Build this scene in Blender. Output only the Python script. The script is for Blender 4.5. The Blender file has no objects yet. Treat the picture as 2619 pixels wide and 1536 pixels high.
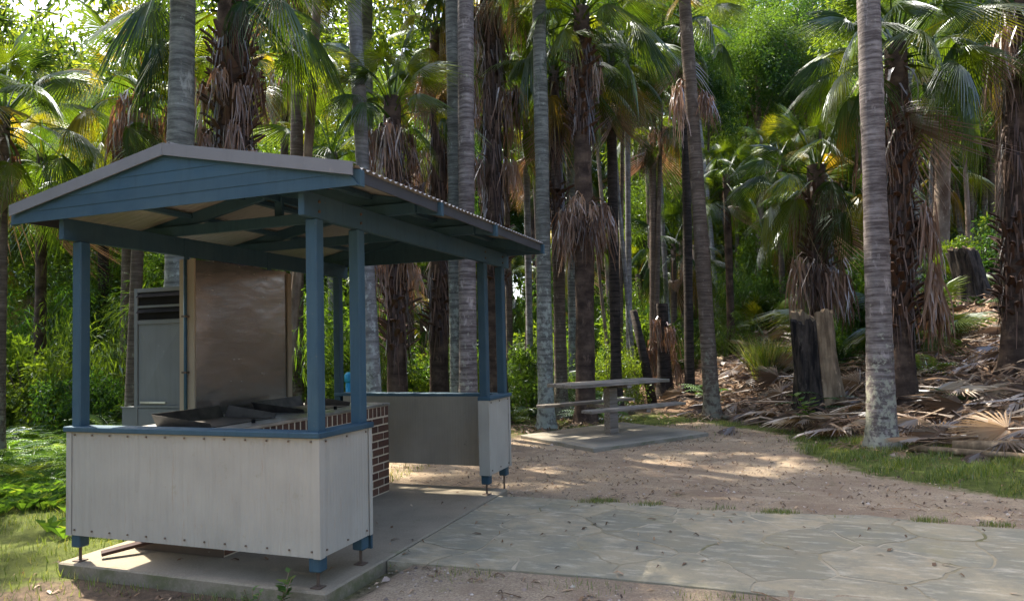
import bpy, bmesh, math, random
import numpy as np
from mathutils import Vector, Matrix, Euler

random.seed(11)
RNG = np.random.default_rng(11)
R = math.radians
scene = bpy.context.scene
COL = scene.collection

# ------------------------------------------------------------------ camera
VIEW = Vector((5.3002, -4.2142, 1.6648))
YAW, PITCH, ROLL = 0.35, 0.0453, -0.0237
cam_data = bpy.data.cameras.new('camera')
cam = bpy.data.objects.new('camera', cam_data)
COL.objects.link(cam)
cam_data.sensor_width = 36.0
cam_data.lens = 36.0 * 1802.7 / 2619.0
cam_data.shift_y = 0.0110
cam_data.clip_end = 600.0
cam.location = VIEW
cam.rotation_euler = (Matrix.Rotation(YAW, 3, 'Z') @ Matrix.Rotation(math.pi / 2 + PITCH, 3, 'X') @ Matrix.Rotation(-ROLL * -1.0, 3, 'Z')).to_euler()
scene.camera = cam
HR = Vector((math.cos(YAW), math.sin(YAW), 0))       # across the clearing
HF = Vector((-math.sin(YAW), math.cos(YAW), 0))      # into the forest

# ------------------------------------------------------------------ sky, sun, exposure
SUN_EL, SUN_AZ = R(58), R(-62)
world = bpy.data.worlds.new('World')
scene.world = world
world.use_nodes = True
wn = world.node_tree
wn.nodes.clear()
sky = wn.nodes.new('ShaderNodeTexSky')
sky.sky_type = 'NISHITA'
sky.sun_disc = False
sky.sun_elevation = SUN_EL
sky.sun_rotation = SUN_AZ
sky.air_density = 0.8
sky.dust_density = 3.5
sky.ozone_density = 0.8
bg = wn.nodes.new('ShaderNodeBackground')
bg.inputs['Strength'].default_value = 0.15
wo = wn.nodes.new('ShaderNodeOutputWorld')
wn.links.new(sky.outputs[0], bg.inputs[0])
wn.links.new(bg.outputs[0], wo.inputs[0])
sun_data = bpy.data.lights.new('sun', 'SUN')
sun_data.energy = 3.2
sun_data.angle = R(0.5)
sun_data.color = (1.0, 0.93, 0.80)
sun = bpy.data.objects.new('sun', sun_data)
COL.objects.link(sun)
sdir = Vector((math.sin(SUN_AZ) * math.cos(SUN_EL), math.cos(SUN_AZ) * math.cos(SUN_EL), math.sin(SUN_EL)))
sun.rotation_euler = sdir.to_track_quat('Z', 'Y').to_euler()
sun.location = sdir * 60
scene.view_settings.view_transform = 'Standard'
scene.view_settings.look = 'None'
scene.view_settings.exposure = 2.35
scene.view_settings.gamma = 1.0
scene.view_settings.use_curve_mapping = False
scene.render.engine = 'CYCLES'
cy = scene.cycles
cy.use_denoising = True
try:
    cy.denoiser = 'OPENIMAGEDENOISE'
    cy.denoising_input_passes = 'RGB_ALBEDO_NORMAL'
except Exception:
    pass
cy.max_bounces = 10
cy.diffuse_bounces = 6
cy.glossy_bounces = 2
cy.transmission_bounces = 8
cy.transparent_max_bounces = 4
cy.caustics_reflective = False
cy.caustics_refractive = False
cy.sample_clamp_indirect = 4.0

# ------------------------------------------------------------------ node helpers
class NT:
    def __init__(self, name):
        self.m = bpy.data.materials.new(name)
        self.m.use_nodes = True
        self.t = self.m.node_tree
        self.t.nodes.clear()
        self.out = self.n('OutputMaterial')
    def n(self, kind, **kw):
        nd = self.t.nodes.new('ShaderNode' + kind)
        for k, v in kw.items():
            setattr(nd, k, v)
        return nd
    def l(self, a, b):
        self.t.links.new(a, b)
    def pos(self):
        return self.n('NewGeometry').outputs['Position']
    def objc(self):
        return self.n('TexCoord').outputs['Object']
    def scaled(self, vec, s):
        mp = self.n('Mapping')
        mp.inputs['Scale'].default_value = s if hasattr(s, '__len__') else (s, s, s)
        self.l(vec, mp.inputs['Vector'])
        return mp.outputs[0]
    def noise(self, vec, scale, detail=4.0, rough=0.55):
        nz = self.n('TexNoise')
        nz.inputs['Scale'].default_value = scale
        nz.inputs['Detail'].default_value = detail
        nz.inputs['Roughness'].default_value = rough
        self.l(vec, nz.inputs['Vector'])
        return nz.outputs['Fac']
    def ramp(self, fac, stops, interp='LINEAR'):
        r = self.n('ValToRGB')
        r.color_ramp.interpolation = interp
        e = r.color_ramp.elements
        while len(e) > 1:
            e.remove(e[-1])
        for i, (p, c) in enumerate(stops):
            el = e[0] if i == 0 else e.new(p)
            el.position = p
            if not hasattr(c, '__len__'):
                c = (c, c, c)
            el.color = (c[0], c[1], c[2], 1)
        self.l(fac, r.inputs[0])
        return r.outputs[0]
    def mix(self, fac, a, b, mode='MIX'):
        m = self.n('MixRGB', blend_type=mode)
        for s, v in ((m.inputs[0], fac), (m.inputs[1], a), (m.inputs[2], b)):
            if isinstance(v, (int, float)):
                s.default_value = v if s.type == 'VALUE' else (v, v, v, 1)
            elif isinstance(v, tuple):
                s.default_value = (v[0], v[1], v[2], 1)
            else:
                self.l(v, s)
        return m.outputs[0]
    def math(self, op, a, b=0.5):
        m = self.n('Math', operation=op)
        for s, v in ((m.inputs[0], a), (m.inputs[1], b)):
            if isinstance(v, (int, float)):
                s.default_value = v
            else:
                self.l(v, s)
        return m.outputs[0]
    def bump(self, h, strength=0.3, dist=0.02):
        b = self.n('Bump')
        b.inputs['Strength'].default_value = strength
        b.inputs['Distance'].default_value = dist
        self.l(h, b.inputs['Height'])
        return b.outputs[0]
    def principled(self, color, rough=0.6, metallic=0.0, normal=None, spec=0.4):
        p = self.n('BsdfPrincipled')
        for nm, v in (('Base Color', color), ('Roughness', rough), ('Metallic', metallic), ('Specular IOR Level', spec)):
            s = p.inputs[nm]
            if isinstance(v, (int, float)):
                s.default_value = v
            elif isinstance(v, tuple):
                s.default_value = (v[0], v[1], v[2], 1)
            else:
                self.l(v, s)
        if normal is not None:
            self.l(normal, p.inputs['Normal'])
        self.l(p.outputs[0], self.out.inputs[0])
        return p

def painted(name, col, rough=0.5, wear=(0.3, 0.27, 0.22), grime=0.5, fine=60, spec=0.3, rust=0.0):
    t = NT(name)
    o = t.pos()
    big = t.noise(o, 2.2, 5)
    c = t.mix(t.ramp(big, [(0.3, 0.0), (0.75, grime)]), col, tuple(x * 0.72 for x in col))
    c = t.mix(t.ramp(t.noise(o, 9.0, 6, 0.7), [(0.66, 0.0), (0.74, 0.55)]), c, wear)
    streak = t.noise(t.scaled(o, (14, 14, 1.2)), 1.0, 4)
    c = t.mix(t.ramp(streak, [(0.5, 0.0), (0.8, 0.35)]), c, tuple(x * 0.6 for x in col))
    if rust:
        c = t.mix(t.ramp(t.noise(t.scaled(o, (24, 24, 2.2)), 1.0, 5, 0.75), [(0.60, 0.0), (0.72, rust)]), c, (0.27, 0.17, 0.10))
        c = t.mix(t.ramp(t.noise(o, 5.5, 7, 0.8), [(0.60, 0.0), (0.72, rust)]), c, (0.24, 0.215, 0.13))
    t.principled(c, t.ramp(big, [(0.2, rough - 0.1), (0.8, rough + 0.15)]), 0, t.bump(t.noise(o, fine, 3), 0.12, 0.004), spec)
    return t.m

def leafy(name, stops, trans=0.45, tmul=(1.7, 1.6, 0.7), gloss=0.10, grough=0.38, per_object=True):
    t = NT(name)
    if per_object:
        rnd = t.n('ObjectInfo').outputs['Random']
    else:
        rnd = t.n('NewGeometry').outputs['Random Per Island']
    col = t.ramp(rnd, stops)
    isl = t.n('NewGeometry').outputs['Random Per Island']
    col = t.mix(0.55, col, t.ramp(isl, [(0.0, 0.55), (1.0, 1.35)]), 'MULTIPLY')
    d = t.n('BsdfDiffuse')
    t.l(col, d.inputs[0])
    tr = t.n('BsdfTranslucent')
    tc = t.mix(1.0, col, tmul, 'MULTIPLY')
    t.l(tc, tr.inputs[0])
    m1 = t.n('MixShader')
    m1.inputs[0].default_value = trans
    t.l(d.outputs[0], m1.inputs[1])
    t.l(tr.outputs[0], m1.inputs[2])
    g = t.n('BsdfGlossy')
    g.inputs['Roughness'].default_value = grough
    g.inputs[0].default_value = (0.9, 0.95, 1.0, 1)
    lw = t.n('LayerWeight')
    lw.inputs[0].default_value = 0.35
    m2 = t.n('MixShader')
    f = t.math('MULTIPLY', lw.outputs['Fresnel'], gloss * 4)
    f = t.math('ADD', f, gloss * 0.35)
    t.l(f, m2.inputs[0])
    t.l(m1.outputs[0], m2.inputs[1])
    t.l(g.outputs[0], m2.inputs[2])
    t.l(m2.outputs[0], t.out.inputs[0])
    return t.m

def bark(name, dark, light, band=26.0, lichen=0.0, lichen_col=(0.42, 0.45, 0.36), lichen_top=2.2, hz=2.0):
    return bark_(name, dark, light, band, lichen, lichen_col, lichen_top, hz)
def bark_(name, dark, light, band=26.0, lichen=0.0, lichen_col=(0.42, 0.45, 0.36), lichen_top=2.2, hz=2.0):
    t = NT(name)
    o = t.objc()
    bands = t.noise(t.scaled(o, (hz, hz, band)), 1.0, 5, 0.6)
    blot = t.noise(o, 3.2, 6, 0.65)
    c = t.mix(t.ramp(t.math('ADD', t.math('MULTIPLY', bands, 0.72), t.math('MULTIPLY', t.noise(t.scaled(o, (9, 9, band * 1.4)), 1.0, 6, 0.7), 0.28)), [(0.40, 0.0), (0.60, 1.0)]), dark, light)
    c = t.mix(t.ramp(blot, [(0.3, 0.65), (0.7, 0.0)]), c, tuple(x * 0.55 for x in dark))
    pale = t.noise(t.scaled(o, (5, 5, 2.2)), 1.0, 6, 0.7)
    c = t.mix(t.ramp(pale, [(0.58, 0.0), (0.68, 0.6)]), c, tuple(min(1, x * 1.5) for x in light))
    if lichen > 0:
        sp = t.n('SeparateXYZ')
        t.l(o, sp.inputs[0])
        low = t.n('MapRange')
        low.inputs[1].default_value = 0.0
        low.inputs[2].default_value = lichen_top
        low.inputs[3].default_value = 0.10
        low.inputs[4].default_value = -0.10
        t.l(sp.outputs[2], low.inputs[0])
        ln = t.math('ADD', t.noise(o, 7.0, 6, 0.72), low.outputs[0])
        c = t.mix(t.ramp(ln, [(0.52, 0.0), (0.60, lichen)]), c, lichen_col)
        mossy = t.math('ADD', t.noise(o, 4.0, 5, 0.7), low.outputs[0])
        c = t.mix(t.ramp(mossy, [(0.62, 0.0), (0.76, lichen * 0.7)]), c, (0.12, 0.14, 0.05))
    h = t.mix(0.5, bands, t.noise(o, 30, 4), 'ADD')
    t.principled(c, 0.88, 0, t.bump(h, 0.5, 0.02), 0.15)
    return t.m

M = {}
def timber_paint(name, col):
    t = NT(name)
    o = t.objc()
    rnd = t.n('ObjectInfo').outputs['Random']
    c = t.mix(1.0, col, t.ramp(rnd, [(0.0, 0.82), (1.0, 1.18)]), 'MULTIPLY')
    big = t.noise(o, 2.6, 6, 0.65)
    c = t.mix(t.ramp(big, [(0.35, 0.0), (0.7, 0.55)]), c, (col[0] * 1.7 + 0.02, col[1] * 1.45 + 0.01, col[2] * 1.25))
    c = t.mix(t.ramp(t.noise(t.scaled(o, (16, 16, 2)), 1.0, 5, 0.7), [(0.5, 0.0), (0.75, 0.45)]), c, tuple(x * 0.5 for x in col))
    c = t.mix(t.ramp(t.noise(o, 34.0, 5, 0.7), [(0.66, 0.0), (0.72, 0.6)]), c, (0.16, 0.15, 0.13))
    gr_ = t.noise(t.scaled(o, (40, 6, 6)), 1.0, 4)
    t.principled(c, t.ramp(big, [(0.2, 0.5), (0.8, 0.75)]), 0, t.bump(gr_, 0.22, 0.004), 0.3)
    return t.m
M['blue'] = timber_paint('blue_paint', (0.026, 0.067, 0.100))
M['blue_smooth'] = painted('blue_smooth_paint', (0.028, 0.072, 0.122), 0.55, wear=(0.12, 0.17, 0.20), grime=0.6)
M['cream'] = painted('cream_sheet_steel', (0.385, 0.365, 0.31), 0.8, wear=(0.35, 0.30, 0.21), grime=0.6, spec=0.1, rust=0.45)
M['lining'] = painted('brown_lining_steel', (0.30, 0.27, 0.22), 0.8, wear=(0.12, 0.10, 0.08), grime=0.8)  # a darker, browner tone than the outer sheets
M['flash'] = painted('grey_flashing', (0.175, 0.178, 0.185), 0.45, grime=0.4)
M['roof'] = painted('cream_roof_steel', (0.27, 0.258, 0.25), 0.45, grime=0.4)
M['screw'] = painted('rusty_screw', (0.16, 0.11, 0.08), 0.6)
M['timber_trim'] = painted('pale_timber', (0.30, 0.245, 0.175), 0.65, wear=(0.22, 0.17, 0.12))
M['drum'] = painted('galvanised_sheet', (0.150, 0.162, 0.160), 0.65, spec=0.12, wear=(0.22, 0.24, 0.24))
M['void'] = painted('cavity_shade_black', (0.004, 0.004, 0.004), 0.95, wear=(0.006, 0.006, 0.006))
M['fascia'] = painted('dark_grey_fascia', (0.050, 0.052, 0.058), 0.6, wear=(0.07, 0.07, 0.07))
M['rod'] = painted('rusty_rod', (0.10, 0.07, 0.05), 0.7)
M['bluecap'] = painted('bright_blue_paint', (0.03, 0.30, 0.52), 0.35)

t = NT('stainless_screen')
o = t.objc()
wob = t.noise(t.scaled(o, (1.3, 1.3, 2.2)), 1.0, 3, 0.5)
wob2 = t.noise(t.scaled(o, (4.0, 4.0, 9.0)), 1.0, 4, 0.55)
smear = t.noise(t.scaled(o, (3, 3, 24)), 1.0, 5, 0.7)
c = t.mix(t.ramp(smear, [(0.3, 0.0), (0.8, 0.6)]), (0.42, 0.395, 0.355), (0.33, 0.305, 0.27))
hh = t.math('ADD', wob, t.math('MULTIPLY', wob2, 0.06))
t.principled(c, t.ramp(smear, [(0.3, 0.18), (0.7, 0.28)]), 0.9, t.bump(hh, 0.28, 0.05))
M['screen'] = t.m

t = NT('brushed_steel_top')
o = t.pos()
g = t.noise(t.scaled(o, (60, 3, 3)), 1.0, 4)
c = t.mix(t.ramp(t.noise(o, 5, 5), [(0.4, 0.0), (0.7, 0.8)]), (0.52, 0.52, 0.50), (0.30, 0.29, 0.26))
t.principled(c, t.ramp(g, [(0.3, 0.25), (0.7, 0.45)]), 0.9, t.bump(g, 0.08, 0.004))
M['steel'] = t.m
t = NT('greasy_hotplate')
o = t.pos()
c = t.mix(t.ramp(t.noise(o, 7, 5), [(0.35, 0.0), (0.7, 1.0)]), (0.035, 0.030, 0.026), (0.10, 0.085, 0.07))
t.principled(c, 0.45, 0.55)
M['plate'] = t.m

t = NT('brick_clay')
o = t.pos()
isl = t.n('ObjectInfo').outputs['Random']
c = t.ramp(isl, [(0.0, (0.075, 0.040, 0.028)), (0.5, (0.115, 0.058, 0.038)), (1.0, (0.16, 0.085, 0.055))])
c = t.mix(t.ramp(t.noise(o, 45, 5), [(0.4, 0.0), (0.7, 0.7)]), c, (0.07, 0.04, 0.033))
t.principled(c, 0.85, 0, t.bump(t.noise(o, 90, 4), 0.4, 0.006), 0.2)
M['brick'] = t.m
t = NT('mortar')
o = t.pos()
t.principled(t.mix(t.noise(o, 30, 5), (0.62, 0.52, 0.38), (0.46, 0.38, 0.28)), 0.9, 0, t.bump(t.noise(o, 120, 3), 0.4, 0.004))
M['mortar'] = t.m

def concrete(name, base, moss=0.5):
    t = NT(name)
    o = t.pos()
    c = t.mix(t.ramp(t.noise(o, 1.6, 6, 0.6), [(0.3, 0.0), (0.7, 1.0)]), base, tuple(x * 0.66 for x in base))
    c = t.mix(t.ramp(t.noise(o, 60, 4), [(0.45, 0.0), (0.75, 0.5)]), c, tuple(x * 1.25 for x in base))
    c = t.mix(t.ramp(t.noise(o, 5.0, 7, 0.75), [(0.60, 0.0), (0.72, 0.5)]), c, (0.10, 0.085, 0.06))
    nz = t.n('NewGeometry')
    sp = t.n('SeparateXYZ')
    t.l(nz.outputs['Normal'], sp.inputs[0])
    side = t.ramp(sp.outputs[2], [(0.0, 0.12), (0.7, 0.0)])
    mo = t.math('ADD', t.noise(o, 3.5, 6, 0.7), side)
    c = t.mix(t.ramp(mo, [(0.62, 0.0), (0.75, moss)]), c, (0.085, 0.10, 0.03))
    t.principled(c, 0.85, 0, t.bump(t.noise(o, 70, 5), 0.3, 0.006), 0.25)
    return t.m
M['slab'] = concrete('worn_concrete', (0.25, 0.21, 0.15), 0.6)
M['slab2'] = concrete('grey_concrete', (0.26, 0.23, 0.18), 0.45)

t = NT('flagstone_rock')
o = t.pos()
isl = t.n('ObjectInfo').outputs['Random']
c = t.ramp(isl, [(0.0, (0.215, 0.187, 0.125)), (0.5, (0.285, 0.242, 0.158)), (1.0, (0.355, 0.285, 0.180))])
c = t.mix(t.ramp(t.noise(o, 2.3, 8, 0.72), [(0.42, 0.0), (0.60, 0.8)]), c, (0.185, 0.175, 0.13))
c = t.mix(t.ramp(t.noise(t.scaled(o, (3, 9, 3)), 1.2, 6, 0.7), [(0.52, 0.0), (0.70, 0.7)]), c, (0.50, 0.44, 0.33))  # pale dust streaks, with sunlight put into their colour
c = t.mix(t.ramp(t.noise(o, 80, 4), [(0.5, 0.0), (0.8, 0.4)]), c, (0.18, 0.165, 0.13))
c = t.mix(t.ramp(t.noise(o, 1.1, 6, 0.7), [(0.55, 0.0), (0.70, 0.55)]), c, (0.27, 0.225, 0.115))
c = t.mix(t.ramp(t.noise(o, 22, 6, 0.75), [(0.55, 0.0), (0.70, 0.5)]), c, (0.20, 0.18, 0.13))
t.principled(c, 0.82, 0, t.bump(t.mix(0.4, t.noise(o, 9, 6), t.noise(o, 70, 4)), 0.45, 0.02), 0.3)
M['stone'] = t.m
t = NT('joint_fill')
o = t.pos()
c = t.mix(t.ramp(t.noise(o, 1.3, 5), [(0.42, 0.0), (0.55, 1.0)]), (0.37, 0.315, 0.225), (0.27, 0.225, 0.145))
c = t.mix(t.ramp(t.noise(o, 2.4, 5), [(0.58, 0.0), (0.68, 0.7)]), c, (0.10, 0.10, 0.035))
t.principled(c, 0.95, 0, t.bump(t.noise(o, 50, 4), 0.4, 0.01), 0.1)
M['joint'] = t.m

t = NT('weathered_timber')
o = t.objc()
g = t.noise(t.scaled(o, (1.5, 30, 30)), 1.0, 5, 0.6)
c = t.mix(t.ramp(g, [(0.35, 0.0), (0.65, 1.0)]), (0.13, 0.105, 0.085), (0.30, 0.265, 0.225))
c = t.mix(t.ramp(t.noise(o, 3, 5), [(0.5, 0.0), (0.7, 0.5)]), c, (0.10, 0.10, 0.06))
t.principled(c, 0.85, 0, t.bump(g, 0.4, 0.008), 0.2)
M['timber'] = t.m

# ground: zones come from the colour attribute written on the terrain
t = NT('forest_ground')
o = t.pos()
at = t.n('Attribute')
at.attribute_name = 'zone'
sp = t.n('SeparateColor')
t.l(at.outputs['Color'], sp.inputs[0])
brk = t.noise(o, 3.0, 7, 0.72)
brk2 = t.noise(o, 16.0, 5, 0.7)
br = t.math('ADD', t.math('MULTIPLY', brk, 0.7), t.math('MULTIPLY', brk2, 0.3))
def zone(ch, w=0.10):
    v = t.math('ADD', sp.outputs[ch], t.math('MULTIPLY', t.math('SUBTRACT', br, 0.5), 1.3))
    return t.ramp(v, [(0.5 - w, 0.0), (0.5 + w, 1.0)])
soil = t.mix(t.ramp(t.noise(o, 12, 7, 0.75), [(0.35, 0.0), (0.65, 1.0)]), (0.055, 0.042, 0.030), (0.15, 0.105, 0.07))
litter = t.mix(t.ramp(t.noise(t.scaled(o, (9, 22, 9)), 1.2, 7, 0.75), [(0.36, 0.0), (0.64, 1.0)]), (0.065, 0.040, 0.027), (0.20, 0.125, 0.078))
gr = t.mix(t.ramp(t.noise(o, 2.0, 7, 0.7), [(0.35, 0.0), (0.7, 1.0)]), (0.40, 0.312, 0.205), (0.295, 0.225, 0.142))
gr = t.mix(t.ramp(t.noise(o, 55, 5, 0.7), [(0.40, 0.0), (0.62, 0.75)]), gr, (0.16, 0.115, 0.09))
gr = t.mix(t.ramp(t.noise(o, 130, 3, 0.7), [(0.58, 0.0), (0.70, 0.7)]), gr, (0.46, 0.37, 0.30))
gr = t.mix(t.ramp(t.noise(o, 0.8, 6, 0.75), [(0.46, 0.0), (0.64, 0.75)]), gr, (0.21, 0.145, 0.10))
gr = t.mix(t.ramp(t.noise(t.scaled(o, (0.5, 1.6, 1)), 1.0, 5, 0.7), [(0.55, 0.0), (0.68, 0.5)]), gr, (0.52, 0.42, 0.30))
gr = t.mix(t.ramp(t.noise(o, 1.7, 7, 0.75), [(0.60, 0.0), (0.70, 0.6)]), gr, (0.16, 0.145, 0.06))
green = t.mix(t.ramp(t.noise(o, 8, 6, 0.7), [(0.35, 0.0), (0.65, 1.0)]), (0.050, 0.062, 0.016), (0.105, 0.125, 0.026))
c = t.mix(zone(2), soil, litter)
c = t.mix(zone(1), c, green)
c = t.mix(zone(0), c, gr)
hb = t.mix(0.5, t.noise(o, 40, 6, 0.75), t.noise(o, 9, 5), 'ADD')
t.principled(c, 0.95, 0, t.bump(hb, 0.6, 0.03), 0.12)
M['ground'] = t.m

M['leaf'] = leafy('fan_palm_leaf', [(0.0, (0.025, 0.052, 0.012)), (0.45, (0.048, 0.085, 0.013)), (0.8, (0.090, 0.125, 0.015)), (0.93, (0.14, 0.155, 0.018)), (1.0, (0.22, 0.16, 0.03))], 0.5, (2.3, 2.1, 0.55), 0.018, 0.42)
M['dead'] = leafy('dead_palm_leaf', [(0.0, (0.115, 0.064, 0.040)), (0.5, (0.235, 0.138, 0.086)), (1.0, (0.38, 0.24, 0.15))], 0.22, (1.3, 1.0, 0.7), 0.05, 0.5)
M['bleached'] = leafy('bleached_palm_leaf', [(0.0, (0.085, 0.046, 0.024)), (0.5, (0.20, 0.118, 0.056)), (0.85, (0.32, 0.205, 0.105)), (1.0, (0.42, 0.315, 0.20))], 0.15, (1.2, 1.0, 0.7), 0.04, 0.5)
M['shrub'] = leafy('shrub_leaf', [(0.0, (0.026, 0.066, 0.018)), (0.5, (0.055, 0.112, 0.021)), (1.0, (0.105, 0.155, 0.026))], 0.5, (2.3, 2.1, 0.55), 0.02, 0.4)
M['fern'] = leafy('fern_leaf', [(0.0, (0.035, 0.085, 0.022)), (0.6, (0.065, 0.130, 0.028)), (1.0, (0.12, 0.155, 0.03))], 0.45, (2.0, 1.9, 0.6), 0.06, 0.45)
M['grass'] = leafy('grass_blade', [(0.0, (0.070, 0.115, 0.018)), (0.7, (0.14, 0.19, 0.030)), (0.92, (0.21, 0.21, 0.05)), (1.0, (0.30, 0.25, 0.12))], 0.4, (1.8, 1.7, 0.6), 0.05, 0.5, per_object=False)
M['cover'] = leafy('ground_cover_leaf', [(0.0, (0.045, 0.105, 0.020)), (0.7, (0.080, 0.15, 0.026)), (1.0, (0.14, 0.18, 0.035))], 0.45, (1.9, 1.8, 0.6), 0.012, 0.5, per_object=False)
M['woods'] = leafy('far_leaf', [(0.0, (0.030, 0.060, 0.022)), (0.6, (0.065, 0.105, 0.026)), (1.0, (0.13, 0.15, 0.035))], 0.55, (2.4, 2.2, 0.55), 0.02, 0.45, per_object=False)
M['husk'] = leafy('dark_palm_fibre', [(0.0, (0.045, 0.028, 0.020)), (0.6, (0.095, 0.055, 0.038)), (1.0, (0.17, 0.105, 0.072))], 0.1, (1.2, 1.0, 0.8), 0.03, 0.5, per_object=False)
M['scrap'] = leafy('leaf_scrap', [(0.0, (0.08, 0.044, 0.025)), (0.5, (0.165, 0.095, 0.050)), (0.85, (0.27, 0.17, 0.095)), (1.0, (0.40, 0.30, 0.20))], 0.12, (1.2, 1.0, 0.8), 0.04, 0.5, per_object=False)
M['pebble'] = leafy('pebble_stone', [(0.0, (0.13, 0.10, 0.08)), (0.6, (0.28, 0.21, 0.165)), (1.0, (0.44, 0.38, 0.32))], 0.0, (1, 1, 1), 0.03, 0.5, per_object=False)
M['bark_grey'] = bark('grey_ringed_bark', (0.085, 0.085, 0.074), (0.25, 0.25, 0.215), 22, 0.55, (0.36, 0.40, 0.33), 5.0)
M['bark_lichen'] = bark('lichened_ringed_bark', (0.095, 0.074, 0.068), (0.31, 0.265, 0.24), 24, 0.75, (0.37, 0.36, 0.27), 2.4)
M['bark_pale'] = bark('pale_ringed_bark', (0.14, 0.13, 0.125), (0.30, 0.29, 0.28), 16, 0.7, (0.40, 0.42, 0.39), 4.5)
M['bark_brown'] = bark('brown_ringed_bark', (0.085, 0.062, 0.048), (0.20, 0.155, 0.12), 30, 0.45, (0.30, 0.30, 0.22), 2.5)
M['bark_dark'] = bark('charred_bark', (0.022, 0.019, 0.017), (0.085, 0.066, 0.054), 20)
M['bark_shag'] = bark('fibrous_bark', (0.038, 0.025, 0.019), (0.13, 0.088, 0.062), 5)
M['bark_gum'] = bark('gum_bark', (0.12, 0.075, 0.052), (0.34, 0.27, 0.21), 1.2)
M['char'] = bark('burnt_wood', (0.010, 0.009, 0.009), (0.085, 0.068, 0.055), 1.6, hz=13.0)
M['stump'] = bark('grey_stump_wood', (0.15, 0.105, 0.065), (0.36, 0.265, 0.165), 1.5, 0.0, hz=12.0)

# ------------------------------------------------------------------ object helpers
def tag(o, label=None, cat=None, group=None, kind=None):
    if label: o['label'] = label
    if cat: o['category'] = cat
    if group: o['group'] = group
    if kind: o['kind'] = kind
    return o

def empty(name, loc, label, cat, group=None, rz=0.0):
    o = bpy.data.objects.new(name, None)
    o.empty_display_size = 0.2
    COL.objects.link(o)
    o.location = loc
    o.rotation_euler = (0, 0, rz)
    return tag(o, label, cat, group)

def link(name, me, parent=None, loc=(0, 0, 0), rot=(0, 0, 0), sc=1.0, label=None, cat=None, group=None, kind=None):
    o = bpy.data.objects.new(name, me)
    COL.objects.link(o)
    o.location = loc
    o.rotation_euler = rot
    o.scale = (sc, sc, sc) if not hasattr(sc, '__len__') else sc
    if parent is not None:
        o.parent = parent
    return tag(o, label, cat, group, kind)

def tri_mesh(name, V, F, mat, smooth=False):
    V = np.asarray(V, np.float32).reshape(-1, 3)
    F = np.asarray(F, np.int32)
    k = F.shape[1]
    me = bpy.data.meshes.new(name)
    me.vertices.add(len(V))
    me.vertices.foreach_set('co', V.ravel())
    me.loops.add(F.size)
    me.loops.foreach_set('vertex_index', F.ravel())
    me.polygons.add(len(F))
    me.polygons.foreach_set('loop_start', np.arange(0, F.size, k, dtype=np.int32))
    me.polygons.foreach_set('loop_total', np.full(len(F), k, np.int32))
    me.polygons.foreach_set('use_smooth', np.full(len(F), smooth, bool))
    me.materials.append(mat)
    me.update(calc_edges=True)
    return me

class MB:
    """Collects vertices and faces for ONE mesh."""
    def __init__(self):
        self.v, self.f = [], []
    def add(self, V, F):
        n = len(self.v)
        self.v += [tuple(map(float, p)) for p in V]
        self.f += [tuple(int(i) + n for i in q) for q in F]
        return self
    def box(self, x0, x1, y0, y1, z0, z1):
        V = [(x, y, z) for z in (z0, z1) for y in (y0, y1) for x in (x0, x1)]
        F = [(0, 2, 3, 1), (4, 5, 7, 6), (0, 1, 5, 4), (2, 6, 7, 3), (0, 4, 6, 2), (1, 3, 7, 5)]
        return self.add(V, F)
    def prism(self, poly, axis, a, b):
        """poly: 2-D outline, extruded from a to b along axis 'x','y' or 'z'."""
        n = len(poly)
        def p3(p, d):
            return {'x': (d, p[0], p[1]), 'y': (p[0], d, p[1]), 'z': (p[0], p[1], d)}[axis]
        V = [p3(p, a) for p in poly] + [p3(p, b) for p in poly]
        F = [tuple(range(n))[::-1], tuple(range(n, 2 * n))]
        for i in range(n):
            j = (i + 1) % n
            F.append((i, j, n + j, n + i))
        return self.add(V, F)
    def tube(self, pts, rad, n=8, cap=True):
        pts = [Vector(p) for p in pts]
        rad = rad if hasattr(rad, '__len__') else [rad] * len(pts)
        V, F = [], []
        ref = None
        for i, p in enumerate(pts):
            d = (pts[min(i + 1, len(pts) - 1)] - pts[max(i - 1, 0)]).normalized()
            if ref is None:
                ref = d.orthogonal().normalized()
            ref = (ref - d * ref.dot(d)).normalized()
            b = d.cross(ref)
            for k in range(n):
                a = 2 * math.pi * k / n
                V.append(p + (ref * math.cos(a) + b * math.sin(a)) * rad[i])
        for i in range(len(pts) - 1):
            for k in range(n):
                F.append((i * n + k, i * n + (k + 1) % n, (i + 1) * n + (k + 1) % n, (i + 1) * n + k))
        if cap:
            F.append(tuple(range(n))[::-1])
            F.append(tuple(range((len(pts) - 1) * n, len(pts) * n)))
        return self.add(V, F)
    def mesh(self, name, mat, bevel=0.0, smooth=False, seg=1):
        me = bpy.data.meshes.new(name)
        me.from_pydata(self.v, [], self.f)
        bm = bmesh.new()
        bm.from_mesh(me)
        bmesh.ops.recalc_face_normals(bm, faces=bm.faces)
        if bevel > 0:
            bmesh.ops.bevel(bm, geom=list(bm.edges), offset=bevel, segments=seg, profile=0.6, affect='EDGES', clamp_overlap=True)
        for f in bm.faces:
            f.smooth = smooth
        bm.to_mesh(me)
        bm.free()
        me.materials.append(mat)
        return me
    def part(self, name, mat, parent=None, bevel=0.0, smooth=False, **kw):
        return link(name, self.mesh(name, mat, bevel, smooth), parent, **kw)

def local(parent):
    """Parts are written in world coordinates; the thing's Empty sits at its base."""
    bpy.context.view_layer.update()
    return parent

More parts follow.
